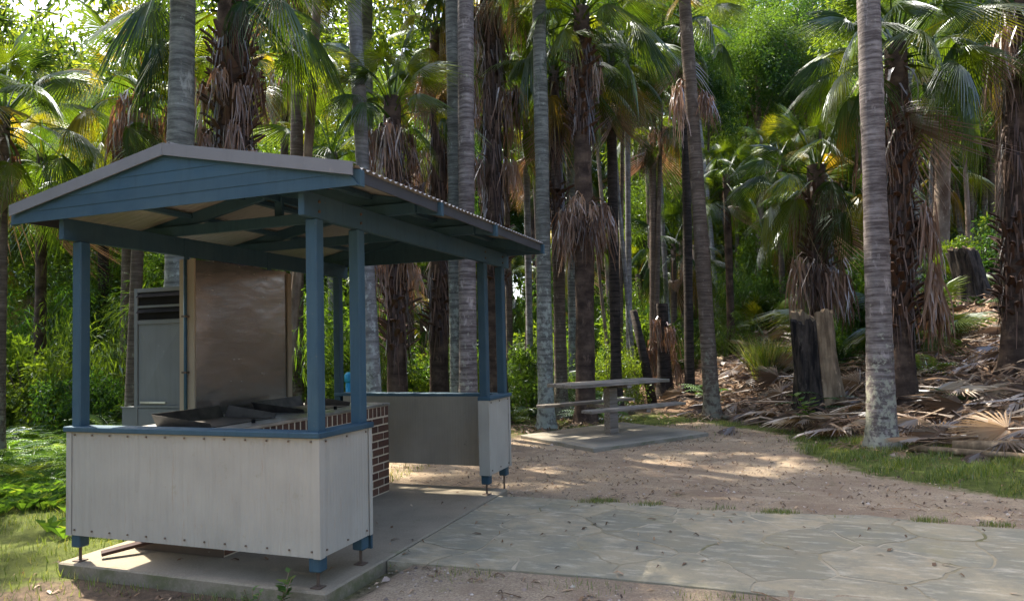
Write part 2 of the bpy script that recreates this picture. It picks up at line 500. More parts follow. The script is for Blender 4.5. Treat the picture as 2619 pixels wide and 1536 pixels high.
# ------------------------------------------------------------------ terrain
EDGE = np.array([4.34, 12.09])
EN = np.array([0.775, 0.632])
def bank(x, y):
    x = np.asarray(x, float); y = np.asarray(y, float)
    return (x - EDGE[0]) * EN[0] + (y - EDGE[1]) * EN[1]
def hill(x, y):
    s = bank(x, y)
    sp = np.clip(s, 0, None)
    h = np.where(sp < 9, 0.34 * sp * sp / (sp + 1.2), 0.34 * 81 / 10.2 + 0.13 * (sp - 9))
    x = np.asarray(x, float); y = np.asarray(y, float)
    w = np.sin(x * 0.9 + 1.3) * np.cos(y * 0.8) * 0.5 + np.sin(x * 2.3 + y * 1.7) * 0.3 + np.sin(x * 4.1 - y * 3.7) * 0.2
    far = np.clip((np.hypot(x - 3, y - 3) - 5) / 8, 0, 1)
    ppx = np.clip((x - 1.9) / 0.7, 0, 1)
    nearp = ppx * np.clip(1 - np.clip(np.maximum(0.74 - y, y - 3.12), 0, None) / 1.6, 0, 1)
    return -0.10 + h + w * (0.010 + 0.07 * far) + 0.080 * nearp
def gz(x, y):
    return float(hill(x, y))

GRAVEL = np.array([(2.2, -9), (1.2, -0.9), (2.5, -0.35), (2.4, 3.3), (0.2, 3.3), (-0.6, 7.2), (0.75, 8.2), (2.0, 10.2), (3.9, 11.2), (5.5, 9.6), (5.75, 7.3), (6.45, 5.75), (7.9, 4.55), (10, 3.6), (16, 2), (16, -9)], float)
def inside(poly, X, Y):
    r = np.zeros(X.shape, bool)
    n = len(poly)
    d2 = np.full(X.shape, 1e9)
    for i in range(n):
        x1, y1 = poly[i]; x2, y2 = poly[(i + 1) % n]
        cond = ((y1 > Y) != (y2 > Y))
        xin = (x2 - x1) * (Y - y1) / ((y2 - y1) if y2 != y1 else 1e-9) + x1
        r ^= cond & (X < xin)
        ex, ey = x2 - x1, y2 - y1
        tt = np.clip(((X - x1) * ex + (Y - y1) * ey) / (ex * ex + ey * ey), 0, 1)
        d2 = np.minimum(d2, (X - x1 - tt * ex) ** 2 + (Y - y1 - tt * ey) ** 2)
    d = np.sqrt(d2)
    return np.where(r, d, -d)

def grade(lo, hi, a, b, fine, far):
    xs = [a]
    while xs[-1] < b:
        xs.append(xs[-1] + fine)
    v = [xs[-1]]; st = fine
    while v[-1] < hi:
        st = min(far, st * 1.25); v.append(v[-1] + st)
    u = [a]; st = fine
    while u[-1] > lo:
        st = min(far, st * 1.25); u.append(u[-1] - st)
    return np.array(sorted(set(u[1:] + xs + v[1:])))
gx = grade(-140, 160, -6, 14, 0.16, 8)
gy = grade(-60, 200, -2, 18, 0.16, 8)
X, Y = np.meshgrid(gx, gy)
Z = hill(X, Y) + (RNG.random(X.shape) - 0.5) * 0.012
# the ground lies just under the slabs and the path
under = (X > -0.3) & (X < 16) & (Y > -0.2) & (Y < 3.6) & ((X < 2.5) | ((Y > 0.92) & (Y < 2.94)))
Z = np.where(under, np.minimum(Z, -0.11), Z)
nx, ny = len(gx), len(gy)
ii = (np.arange(ny - 1)[:, None] * nx + np.arange(nx - 1)[None, :]).ravel()
F = np.stack([ii, ii + 1, ii + nx + 1, ii + nx], 1)
me = tri_mesh('ground', np.stack([X, Y, Z], -1), F, M['ground'], True)
S = bank(X, Y)
dg = inside(GRAVEL, X, Y)
zr = np.clip(0.5 + dg * 0.9, 0, 1)
zg = np.clip(0.5 + (1.4 - np.abs(S + 1.6)) * 0.5, 0, 1) * (X > 3.5)
left = np.clip(0.5 + (0.2 - X) * 0.5, 0, 1) * np.clip((16 - Y) / 4, 0, 1) * np.clip(0.85 + Y * 0.25, 0.6, 1)
backm = np.clip(0.78 - np.abs(Y - 10.8) * 0.14, 0, 1) * (X > -2) * (X < 4.3)
front = np.clip(0.62 - np.abs(dg) * 0.5, 0, 0.52) * (Y < 1) * (X < 3)
zg = np.maximum.reduce([zg, left, backm, front])
zb = np.clip(0.5 + S * 0.7, 0, 1)
ca = me.color_attributes.new('zone', 'FLOAT_COLOR', 'POINT')
ca.data.foreach_set('color', np.stack([zr, zg, zb, np.ones_like(zr)], -1).astype(np.float32).ravel())
link('ground', me, kind='structure')

# ------------------------------------------------------------------ flagstone path
path = tag(bpy.data.objects.new('flagstone_path', None), kind='structure')
COL.objects.link(path)
PX0, PX1 = 2.405, 13.0
def path_lo(x): return 0.74 + 0.012 * (x - 2.4) + 0.03 * math.sin(x * 1.9)
def path_hi(x): return 3.12 - 0.02 * (x - 2.4) + 0.04 * math.sin(x * 2.3 + 1)
n = 40
xs = np.linspace(PX0, PX1, n)
V = [(x, path_lo(x) + 0.01, -0.0165) for x in xs] + [(x, path_hi(x) - 0.01, -0.0165) for x in xs]
V += [(x, path_lo(x) + 0.01, -0.13) for x in xs] + [(x, path_hi(x) - 0.01, -0.13) for x in xs]
F = [(i, i + 1, n + i + 1, n + i) for i in range(n - 1)] + [(2 * n + i, 2 * n + i + 1, i + 1, i) for i in range(n - 1)] + [(n + i, n + i + 1, 3 * n + i + 1, 3 * n + i) for i in range(n - 1)]
MB().add(V, F).part('bedding', M['joint'], path)
def clip_half(poly, a, b, c):
    out = []
    for i in range(len(poly)):
        p, q = poly[i], poly[(i + 1) % len(poly)]
        dp, dq = a * p[0] + b * p[1] - c, a * q[0] + b * q[1] - c
        if dp <= 0: out.append(p)
        if dp * dq < 0:
            tt = dp / (dp - dq)
            out.append((p[0] + (q[0] - p[0]) * tt, p[1] + (q[1] - p[1]) * tt))
    return out
seeds = []
tries = 0
while tries < 6000:
    tries += 1
    p = (random.uniform(PX0, PX1), random.uniform(0.7, 3.15))
    rr = random.choice((0.42, 0.55, 0.7, 0.8))
    if all(math.hypot((p[0] - q[0]) * 0.8, p[1] - q[1]) > 0.5 * (rr + q[2]) for q in seeds):
        seeds.append((p[0], p[1], rr))
def wob(x, y):
    return (0.035 * math.sin(x * 7.1 + y * 5.3) + 0.018 * math.sin(x * 19 - y * 13), 0.035 * math.sin(y * 8.3 - x * 4.7 + 2) + 0.018 * math.sin(y * 21 + x * 11))
for p in seeds:
    poly = [(PX0, 0.5), (PX1, 0.5), (PX1, 3.4), (PX0, 3.4)]
    for q in seeds:
        if q is p: continue
        a, b = q[0] - p[0], q[1] - p[1]
        w_ = (p[2] - q[2]) * 0.12
        c = a * ((p[0] + q[0]) / 2 + a * w_) + b * ((p[1] + q[1]) / 2 + b * w_)
        poly = clip_half(poly, a, b, c)
        if len(poly) < 3: break
    if len(poly) < 3: continue
    fine = []
    for i in range(len(poly)):
        u, v = Vector(poly[i]), Vector(poly[(i + 1) % len(poly)])
        k = max(1, int((v - u).length / 0.05))
        for j in range(k):
            w = u.lerp(v, j / k)
            d = wob(w.x, w.y)
            edge_x = w.x < PX0 + 0.02
            fine.append(Vector((w.x + (0 if edge_x else d[0]), w.y + d[1])))
    cen = sum(fine, Vector((0, 0))) / len(fine)
    gap = random.choice((0.003, 0.006, 0.009, 0.013, 0.018))
    chip = random.uniform(0, 50)
    ring = []
    for w in fine:
        d = w - cen
        ck = 0.006 * math.sin(w.x * 37 + chip) + 0.005 * math.sin(w.y * 53 + chip * 2) + 0.004 * math.sin((w.x + w.y) * 91 + chip)
        w = cen + d * max(0.2, 1 - (gap + max(0.0, ck)) / max(0.05, d.length))
        w.y = min(max(w.y, path_lo(w.x)), path_hi(w.x))
        ring.append(w)
    m = len(ring)
    zt = -0.0145 + random.uniform(0.0, 0.0035)
    tx, ty = random.uniform(-0.002, 0.002), random.uniform(-0.002, 0.002)
    V, F = [], []
    for lvl, (sh, dz) in enumerate(((0.0, -0.075), (0.0, -0.002), (0.006, 0.0))):
        for w in ring:
            d = w - cen
            q = cen + d * (1 - sh / max(0.05, d.length))
            V.append((q.x, q.y, zt + dz + tx * d.x + ty * d.y))
    V.append((cen.x, cen.y, zt + 0.002))
    for lvl in range(2):
        for i in range(m):
            j = (i + 1) % m
            F.append((lvl * m + i, lvl * m + j, (lvl + 1) * m + j, (lvl + 1) * m + i))
    for i in range(m):
        F.append((2 * m + i, 2 * m + (i + 1) % m, 3 * m))
    MB().add(V, F).part('flagstone', M['stone'], path)

# ------------------------------------------------------------------ picnic shelter
W_, D_, d_, H_ = 2.276, 3.664, 0.545, 0.047
ZB, ZT = 2.586, 2.759            # plate beams
sl = MB().box(-0.14, 2.395, -0.09, 3.46, -0.30, 0.0)
sl.part('shelter_slab', M['slab'], bevel=0.012, kind='structure')

shelter = empty('picnic_shelter', (0, 0, 0), 'open blue and cream picnic shelter with gabled iron roof over a brick barbecue', 'shelter')
posts = {'a': (0, 0), 'c': (W_, 0), 'c2': (W_, d_), 'f2': (W_, D_ - d_), 'f': (W_, D_), 'b': (0, D_)}
for (x, y) in posts.values():
    po = MB().box(x - H_, x + H_, y - H_, y + H_, 0.115, ZB - 0.002).part('post', M['blue'], shelter, 0.009)
    lo = -0.12 if y > 3.6 else 0.0
    MB().tube([(x, y, lo), (x, y, 0.14)], 0.012, 8).part('stirrup_rod', M['rod'], po)
    MB().box(x - 0.04, x + 0.04, y - 0.04, y + 0.04, lo + 0.001, lo + 0.008).part('base_plate', M['rod'], po)
for x0, x1 in ((W_ - 0.012, W_ + 0.040), (-0.040, 0.012)):
    MB().box(x0, x1, -0.17, D_ + 0.22, ZB, ZT).part('plate_beam', M['blue'], shelter, 0.004)
for (x, y) in ((W_, 0), (W_, d_), (W_, D_ - d_), (W_, D_)):
    for dz in (0.05, 0.12):
        MB().tube([(W_ + 0.0395, y, ZB + dz), (W_ + 0.050, y, ZB + dz)], 0.011, 6).part('bolt', M['rod'], shelter)
RX, RZ, SL = W_ / 2, 3.195, 0.197
def roof_z(x): return RZ - SL * abs(x - RX)
EV = 1.655                        # half span to the roof edge
trusses = (-0.195, 1.02, 2.26, 3.80)
for k, y in enumerate(trusses):
    gable = k in (0, 3)
    y0, y1 = y - 0.022, y + 0.022
    for s in (-1, 1):
        xe = RX + s * 1.665
        top0, top1 = RZ - 0.028, RZ - 0.028 - SL * 1.665
        poly = [(RX, top0), (xe, top1), (xe, top1 - 0.112), (RX, top0 - 0.112)]
        MB().prism(poly, 'y', y0, y1).part('rafter', M['blue'], shelter, 0.003)
    if not gable:
        MB().box(-0.30, W_ + 0.30, y - 0.068, y - 0.024, ZT + 0.002, ZT + 0.098).part('tie_beam', M['blue'], shelter, 0.003)
        MB().box(RX - 0.04, RX + 0.04, y + 0.024, y + 0.060, ZT + 0.06, RZ - 0.15).part('king_post', M['blue'], shelter, 0.003)
MB().box(RX - 0.022, RX + 0.022, trusses[0] + 0.024, trusses[3] - 0.024, RZ - 0.19, RZ - 0.075).part('ridge_beam', M['blue'], shelter, 0.003)
for s in (-1, 1):
    for f_ in (0.36, 0.98):
        x = RX + s * f_
        zt = RZ - 0.030 - SL * f_
        for a, b in zip(trusses[:-1], trusses[1:]):
            MB().box(x - 0.035, x + 0.035, a + 0.024, b - 0.024, zt - 0.05, zt - 0.006).part('purlin', M['blue'], shelter, 0.003)
# weatherboards of both gables
for y, sgn in ((trusses[0] - 0.024, -1), (trusses[3] + 0.024, 1)):
    z0 = 2.738
    k = 0
    while z0 < 3.10:
        z1 = min(z0 + 0.088, 3.125)
        def half(z): return max(0.0, min(1.655, (RZ - 0.060 - z) / SL))
        a, b = half(z0), half(z1)
        if a < 0.05: break
        dd = min(a, b + (a - b))
        lap = 0.006
        V = []
        for (zz, hw, off) in ((z0 - 0.004, a, lap), (z1, b, 0.002)):
            V += [(RX - hw, y + sgn * off, zz), (RX + hw, y + sgn * off, zz), (RX + hw, y + sgn * (off + 0.010), zz), (RX - hw, y + sgn * (off + 0.010), zz)]
        if k == 0:
            # square cut ends of the lowest board under the roof edge
            pass
        MB().add(V, [(0, 1, 2, 3), (7, 6, 5, 4), (0, 4, 5, 1), (1, 5, 6, 2), (2, 6, 7, 3), (3, 7, 4, 0)]).part('weatherboard', M['blue'], shelter)
        z0 = z1
        k += 1
# corrugated roof sheets, the ribs run down the slope
ry0, ry1, pitch = -0.235, 3.83, 0.076
nsheet = 6
bw = (ry1 - ry0) / nsheet
for s in (-1, 1):
    for k in range(nsheet):
        a, b = ry0 + k * bw, ry0 + (k + 1) * bw - 0.002
        ys = np.linspace(a, b, int((b - a) / pitch * 8) + 1)
        wv = 0.009 * np.cos((ys - ry0) / pitch * 2 * math.pi)
        rows = [0.02, EV]
        V, F = [], []
        for dz in (0.0, -0.0016):
            for r_ in rows:
                for yy, w in zip(ys, wv):
                    V.append((RX + s * r_, yy, RZ - 0.016 - SL * r_ + w + dz + 0.002 * (k % 2)))
        m = len(ys)
        for i in range(m - 1):
            F.append((i, i + 1, m + i + 1, m + i))
            F.append((2 * m + i, 3 * m + i, 3 * m + i + 1, 2 * m + i + 1))
        k0 = len(V)
        V += V[m:2 * m] + V[3 * m:4 * m]
        for i in range(m - 1):
            F.append((k0 + i, k0 + i + 1, k0 + m + i + 1, k0 + m + i))
        MB().add(V, F).part('roof_sheet', M['roof'], shelter, 0, True)
for s in (-1, 1):
    xa, xb = sorted((RX + s * 1.618, RX + s * 1.630))
    zt = RZ - 0.030 - SL * 1.62
    for a, b in zip(trusses[:-1], trusses[1:]):
        MB().box(xa, xb, a + 0.024, b - 0.024, zt - 0.085, zt - 0.004).part('fascia_board', M['fascia'], shelter, 0.002)
# barge flashings at both gables and the ridge cap
for y0, y1 in ((-0.262, -0.250), (3.838, 3.850)):
    for s in (-1, 1):
        x0 = RX + s * 0.001; xe = RX + s * 1.625
        poly = [(x0, RZ + 0.012), (xe, RZ + 0.012 - SL * 1.624), (xe, RZ - 0.078 - SL * 1.624), (x0, RZ - 0.078)]
        MB().prism(poly, 'y', y0, y1).part('barge_flashing', M['flash'], shelter)
        yl = (y1, y1 + 0.05) if y0 < 0 else (y0 - 0.05, y0)
        poly = [(x0, RZ + 0.013), (xe, RZ + 0.013 - SL * 1.624), (xe, RZ + 0.009 - SL * 1.624), (x0, RZ + 0.009)]
        MB().prism(poly, 'y', *yl).part('barge_lip', M['flash'], shelter)
poly = [(RX - 0.12, RZ - 0.006), (RX - 0.02, RZ + 0.018), (RX, RZ + 0.032), (RX + 0.02, RZ + 0.018), (RX + 0.12, RZ - 0.006), (RX + 0.12, RZ - 0.002), (RX, RZ + 0.036), (RX - 0.12, RZ - 0.002)]
MB().prism(poly, 'y', -0.20, 3.80).part('ridge_cap', M['roof'], shelter)

def ribbed(p0, p1, z0, z1, out, name='wall_panel', pitch=0.036, amp=0.0009, mat='cream'):
    """A fine ribbed steel sheet from p0 to p1 (plan), bulging to the side 'out'."""
    p0, p1, out = Vector(p0), Vector(p1), Vector(out)
    L = (p1 - p0).length
    m = int(L / pitch * 6) + 1
    V, F = [], []
    for dz in (0.0, -0.0015):
        for z in (z0, z1):
            for i in range(m):
                f = i / (m - 1)
                ph = (f * L / pitch) % 1.0
                w = amp * (1.0 if ph < 0.5 else -0.4) if False else amp * math.sin(ph * 2 * math.pi)
                p = p0.lerp(p1, f) + out * (w + dz)
                V.append((p.x, p.y, z))
    for i in range(m - 1):
        F += [(i, i + 1, m + i + 1, m + i), (2 * m + i, 3 * m + i, 3 * m + i + 1, 2 * m + i + 1)]
    for a, b in ((0, 2), (1, 3)):
        k0 = len(V)
        V += V[a * m:(a + 1) * m] + V[b * m:(b + 1) * m]
        F += [(k0 + i, k0 + i + 1, k0 + m + i + 1, k0 + m + i) for i in range(m - 1)]
    return MB().add(V, F).part(name, M[mat], shelter, 0, True)
ZP0, ZP1, ZC = 0.219, 1.045, 1.083
po_ = H_ + 0.016
ribbed((-po_, -po_), (W_ + po_, -po_), ZP0, ZP1, (0, -1))
ribbed((W_ + po_, -po_), (W_ + po_, d_ + po_), ZP0, ZP1, (1, 0))
ribbed((W_ + po_, D_ - d_ - po_), (W_ + po_, D_ + po_), ZP0, ZP1, (1, 0))
ribbed((W_ + po_, D_ + po_), (-0.05, D_ + po_), ZP0, ZP1, (0, 1))
ribbed((W_ - po_ - 0.01, D_ - H_ - 0.012), (0.10, D_ - H_ - 0.012), ZP0, ZP1, (0, -1), 'lining_panel', mat='lining')
# corner and end flashings
def angle(x, y, sx, sy, w=0.055, t_=0.0025):
    o_ = po_ + 0.006
    b = MB()
    b.box(*(sorted((x + sx * o_, x + sx * (o_ - w)))), *(sorted((y + sy * o_, y + sy * (o_ + t_)))), ZP0 - 0.002, ZP1)
    b.box(*(sorted((x + sx * (o_ + 0.0003), x + sx * (o_ + t_)))), *(sorted((y + sy * (o_ + t_), y + sy * (o_ - w)))), ZP0 - 0.002, ZP1)
    b.part('corner_flashing', M['cream'], shelter)
angle(W_, 0, 1, -1); angle(0, 0, -1, -1); angle(W_, D_, 1, 1)
for y, sy in ((d_, 1), (D_ - d_, -1)):
    e = y + sy * (po_ + 0.004)
    MB().box(W_ - 0.055, W_ + po_ + 0.008, *sorted((e, e + sy * 0.003)), ZP0 - 0.002, ZP1).part('end_flashing', M['cream'], shelter)
    MB().box(W_ + po_ + 0.0065, W_ + po_ + 0.009, *sorted((e - sy * 0.001, e - sy * 0.045)), ZP0 - 0.002, ZP1).part('end_flashing', M['cream'], shelter)
MB().box(W_ - 0.05, W_ + 0.05, d_ + po_ + 0.012, d_ + po_ + 0.034, 0.10, ZP1 - 0.01).part('end_trim', M['blue'], shelter, 0.003)
# screws along the sheet edges
sc_ = MB()
def screw(x, y, z, ax):
    r_ = 0.006
    d = 0.008
    if ax == 'y': sc_.box(x - r_, x + r_, y - d, y, z - r_, z + r_)
    else: sc_.box(x, x + d, y - r_, y + r_, z - r_, z + r_)
for k in range(13):
    x = 0.02 + k * (W_ - 0.02) / 12
    for z in (ZP0 + 0.045, ZP1 - 0.028):
        screw(x, -po_ - 0.004, z, 'y')
for y0 in (0, D_ - d_):
    for y in (y0 + 0.01, y0 + 0.27, y0 + 0.53):
        for z in (ZP0 + 0.045, ZP1 - 0.03):
            screw(W_ + po_ + 0.004, y, z, 'x')
sc_.part('screws', M['screw'], shelter, kind='stuff')
# counters
q = H_ + 0.043
def counter(poly):
    MB().prism(poly, 'z', ZC - 0.042, ZC).part('counter', M['blue'], shelter, 0.006)
counter([(-q, -q), (W_ + q, -q), (W_ + q - 0.15, -q + 0.15), (-q, -q + 0.15)])
counter([(W_ + q, -q + 0.002), (W_ + q, d_ + 0.075), (W_ + q - 0.15, d_ + 0.075), (W_ + q - 0.15, -q + 0.152)])
counter([(W_ + q, D_ - d_ - 0.075), (W_ + q, D_ + q - 0.002), (W_ + q - 0.15, D_ + q - 0.152), (W_ + q - 0.15, D_ - d_ - 0.075)])
counter([(-q + 0.05, D_ + q - 0.15), (W_ + q - 0.15, D_ + q - 0.15), (W_ + q, D_ + q), (-q + 0.05, D_ + q)])
# framing rails behind the sheets
for (a, b, c, d) in ((-H_, W_ - H_, -H_, -0.004), (0.06, W_ - H_, D_ + 0.004, D_ + H_)):
    for z in (0.25, 0.98):
        MB().box(a + 2 * H_, b - 0.002, c, d, z, z + 0.06).part('rail', M['blue'], shelter)
# steel-lined screen behind the barbecue, with its pale timber frame
SY0, SY1, SZ = 1.24, 2.70, ZB - 0.004
MB().box(-0.020, -0.014, SY0 + 0.004, SY1 - 0.06, 0.99, SZ - 0.01).part('steel_screen', M['screen'], shelter)
MB().box(-0.185, -0.022, SY0 + 0.02, SY1 - 0.02, 0.90, SZ - 0.02).part('screen_backing', M['drum'], shelter)
MB().box(-0.20, -0.115, SY0 - 0.022, SY0 + 0.018, 0.60, SZ).part('screen_stud', M['timber_trim'], shelter, 0.004)
MB().box(-0.112, -0.008, SY0 - 0.022, SY0 + 0.002, 0.60, SZ).part('screen_stud', M['timber_trim'], shelter, 0.004)
MB().box(-0.014, 0.010, SY1 - 0.07, SY1, 0.98, SZ - 0.03).part('screen_stud', M['timber_trim'], shelter, 0.004)
MB().tube([(-0.10, SY0 - 0.045, 0.8), (-0.10, SY0 - 0.045, ZB)], 0.016, 8).part('conduit', M['blue'], shelter, 0, True)
for z in (1.45, 2.0):
    MB().box(-0.13, -0.07, SY0 - 0.066, SY0 - 0.0225, z, z + 0.02).part('conduit_clip', M['rod'], shelter)
for yy in (1.10, 2.30):
    MB().box(0.013, 0.020, yy - 0.03, yy + 0.03, ZB - 0.03, ZT).part('beam_strap', M['blue'], shelter)

# ------------------------------------------------------------------ brick barbecue
BX0, BX1, BY0, BY1 = 0.13, 1.10, 0.22, 3.02
bbq = empty('barbecue', (0.6, 1.6, 0), 'brown brick barbecue bench with steel top and raised hotplate hoods inside the shelter', 'barbecue')
O = Vector((0.6, 1.6, 0))
def bb(mb, name, mat, bevel=0.0, smooth=False, parent=None, **kw):
    o = mb.part(name, mat, parent or bbq, bevel, smooth, **kw)
    o.location = -O if parent is None else (0, 0, 0)
    return o
bb(MB().box(BX0 + 0.02, BX1 - 0.003, BY0 + 0.170, BY1 - 0.003, 0.0, 0.985), 'core', M['mortar'])
bb(MB().box(BX0 + 0.03, BX1 - 0.003, BY0 + 0.160, BY0 + 0.168, 0.001, 0.984), 'near_end_shade', M['rod'])  # dark sheet in place of the shade on the bench end
def brick_mesh(nm, sx, sy, sz):
    return MB().box(-sx / 2, sx / 2, -sy / 2, sy / 2, -sz / 2, sz / 2).mesh(nm, M['brick'], 0.004)
face = brick_mesh('brick', 0.05, 0.222, 0.070)
halfb = brick_mesh('half_brick', 0.05, 0.104, 0.070)
endb = brick_mesh('end_brick', 0.222, 0.05, 0.070)
sold = brick_mesh('edge_brick', 0.05, 0.066, 0.104)
for c in range(10):
    z = 0.010 + c * 0.086 + 0.038
    y = BY1 - (0.0 if c % 2 == 0 else 0.120)
    if c % 2:
        link('brick', halfb, bbq, Vector((BX1 - 0.022 + random.uniform(-0.002, 0.002), BY1 - 0.055, z)) - O)
    while y - 0.23 > BY0 + 0.10:
        link('brick', face, bbq, Vector((BX1 - 0.022 + random.uniform(-0.002, 0.002), y - 0.115, z)) - O)
        y -= 0.240
for c in range(10):
    z = 0.010 + c * 0.086 + 0.038
    x = BX1 - (0.055 if c % 2 == 0 else 0.15)
    while x - 0.23 > BX0:
        link('brick', endb, bbq, Vector((x - 0.115, BY1 - 0.022 + random.uniform(-0.002, 0.002), z)) - O)
        x -= 0.240
y = BY1 - 0.038
while y > BY0 + 0.17:
    link('brick', sold, bbq, Vector((BX1 - 0.022 + random.uniform(-0.002, 0.002), y, 0.873 + 0.055)) - O)
    y -= 0.086
bb(MB().box(BX0 - 0.09, BX1 + 0.015, BY0 - 0.10, BY1 + 0.015, 0.987, 1.016), 'steel_top', M['steel'], 0.004)
for hy in (0.92, 2.18):
    pl = bb(MB().box(0.30, 0.86, hy - 0.36, hy + 0.36, 1.017, 1.024), 'hotplate', M['plate'])
    hd = MB()
    for (a, b) in (((0.86, hy - 0.40), (0.26, hy - 0.40)), ((0.26, hy - 0.40), (0.26, hy + 0.40)), ((0.26, hy + 0.40), (0.86, hy + 0.40))):
        a, b = Vector(a), Vector(b)
        mid = Vector((0.58, hy))
        nrm = Vector((-(b - a).y, (b - a).x)).normalized()
        if nrm.dot(mid - a) > 0: nrm = -nrm
        ha = 0.04 if a.x > 0.5 else 0.11
        hb_ = 0.04 if b.x > 0.5 else 0.11
        V = []
        for off in (0.0, 0.006):
            for p, h_ in ((a, ha), (b, hb_)):
                V.append((p.x + nrm.x * off, p.y + nrm.y * off, 1.017))
            for p, h_ in ((b, hb_), (a, ha)):
                V.append((p.x + nrm.x * (off + h_ * 0.55), p.y + nrm.y * (off + h_ * 0.55), 1.017 + h_))
        hd.add(V, [(0, 1, 2, 3), (7, 6, 5, 4), (0, 4, 5, 1), (1, 5, 6, 2), (2, 6, 7, 3), (3, 7, 4, 0)])
    bb(hd, 'splash_hood', M['plate'])
    bb(MB().tube([(0.95, hy, 1.016), (0.95, hy, 1.05)], 0.018, 10), 'switch_knob', M['void'])

# ------------------------------------------------------------------ galvanised cabinet behind the screen
cab = empty('meter_cabinet', (-0.53, 1.52, -0.1), 'tall grey galvanised cabinet with two dark louvre slots beside the steel screen', 'cabinet')
CO = Vector((-0.53, 1.52, -0.1))
def cb(mb, name, mat, bevel=0.0, **kw):
    o = mb.part(name, mat, cab, bevel, **kw)
    o.location = -CO
    return o
CX0, CX1, CY0, CY1 = -0.88, -0.205, 1.30, 1.74
cb(MB().box(CX0, CX1, CY0 + 0.012, CY1, -0.1, 2.32), 'body', M['drum'], 0.006)
fr = MB()
for b in ((CX0, CX0 + 0.045, 0.0, 2.325), (CX1 - 0.045, CX1, 0.0, 2.325)):
    fr.box(b[0], b[1], CY0 - 0.004, CY0 + 0.011, b[2], b[3])
for z0, z1 in ((2.285, 2.325), (2.125, 2.145), (1.955, 1.995), (1.10, 1.125)):
    fr.box(CX0 + 0.046, CX1 - 0.046, CY0 - 0.003, CY0 + 0.011, z0, z1)
cb(fr, 'frame', M['drum'])
for z0, z1 in ((2.15, 2.28), (2.0, 2.12)):
    cb(MB().box(CX0 + 0.05, CX1 - 0.05, CY0 + 0.006, CY0 + 0.0115, z0, z1), 'louvre_slot_shade', M['void'])  # black sheet on the body, painted shade of the louvre opening
    cb(MB().add([(CX0 + 0.05, CY0, z1 - 0.01), (CX1 - 0.05, CY0, z1 - 0.01), (CX1 - 0.05, CY0 - 0.03, z1 - 0.05), (CX0 + 0.05, CY0 - 0.03, z1 - 0.05)], [(0, 1, 2, 3)]), 'louvre_blade', M['void'])  # blade coloured black as if in the opening's shade
mx, mz = (CX0 + CX1) / 2, 1.54
crn = [(CX0 + 0.05, 1.13), (CX1 - 0.05, 1.13), (CX1 - 0.05, 1.95), (CX0 + 0.05, 1.95)]
V = [(x, CY0 + 0.008, z) for x, z in crn] + [(mx, CY0 - 0.016, mz)]
cb(MB().add(V, [(0, 1, 4), (1, 2, 4), (2, 3, 4), (3, 0, 4)]), 'door_panel', M['drum'])
cb(MB().box(CX0 + 0.05, CX1 - 0.05, CY0 + 0.002, CY0 + 0.011, 0.1, 1.09), 'lower_panel', M['drum'])
cb(MB().box(CX0 + 0.09, CX1 - 0.25, CY0 - 0.014, CY0 - 0.004, 1.145, 1.165), 'handle', M['steel'])
jb = MB().box(-1.09, -0.90, 1.33, 1.45, 0.83, 1.10)
jo = jb.part('junction_box', M['drum'], None, 0.006)
MB().box(-1.095, -0.895, 1.322, 1.332, 1.092, 1.106).part('lid', M['drum'], jo)
MB().box(-1.02, -0.97, 1.37, 1.42, -0.12, 0.829).part('stand', M['rod'], jo)
tag(jo, 'small grey metal box standing left of the tall grey cabinet', 'box')

# ------------------------------------------------------------------ picnic tables
TB = {}
def table_meshes():
    def b(nm, *a):
        return MB().box(*a).mesh(nm, M['timber'], 0.006)
    TB['top'] = b('plank_top', -1.2, 1.2, -0.116, 0.116, 0.0, 0.06)
    TB['seat'] = b('plank_seat', -1.15, 1.15, -0.13, 0.13, 0.0, 0.05)
    TB['post'] = b('pedestal', -0.10, 0.10, -0.085, 0.085, 0.0, 0.90)
    TB['arm'] = b('seat_arm', -0.05, 0.05, -0.82, 0.82, 0.0, 0.07)
    TB['bear'] = b('bearer', -0.05, 0.05, -0.36, 0.36, 0.0, 0.06)
table_meshes()
def table(x, y, z, rz, label, group):
    t_ = empty('picnic_table', (x, y, z), label, 'table', group, rz)
    for k in (-1, 0, 1):
        link('top_plank', TB['top'], t_, (0, k * 0.245, 0.90 + random.uniform(-0.003, 0.003)), (0, 0, random.uniform(-0.004, 0.004)))
    for s in (-1, 1):
        link('seat', TB['seat'], t_, (0.06 * s, s * 0.72, 0.50))
    link('pedestal', TB['post'], t_, (0, 0, -0.06))
    link('seat_arm', TB['arm'], t_, (0.152, 0, 0.428))
    link('bearer', TB['bear'], t_, (0.152, 0, 0.838))
    return t_
ts = [(0.85, 8.26), (2.57, 6.91), (4.18, 9.18), (2.30, 10.62)]
MB().prism(ts, 'z', -0.22, -0.035).part('table_slab', M['slab2'], bevel=0.012, kind='structure')
table(2.48, 8.72, -0.03, math.atan2(0.816, 0.578), 'weathered grey timber picnic table with two bench seats on its own concrete slab', 'picnic tables')
table(-10.2, 17.8, gz(-10.2, 17.8), 0.5, 'distant timber picnic table seen through the shelter behind its back posts', 'picnic tables')
bp = MB().tube([(-2.57, 7.8, -0.12), (-2.57, 7.8, 0.98)], 0.05, 12).part('marker_post', M['bluecap'], None, 0, True)
MB().tube([(-2.57, 7.8, 0.981), (-2.57, 7.8, 1.00), (-2.57, 7.8, 1.12), (-2.57, 7.8, 1.18)], [0.055, 0.075, 0.075, 0.03], 14).part('cap', M['bluecap'], bp, 0, True)
tag(bp, 'bright blue post with a fat round cap behind the shelter', 'post')

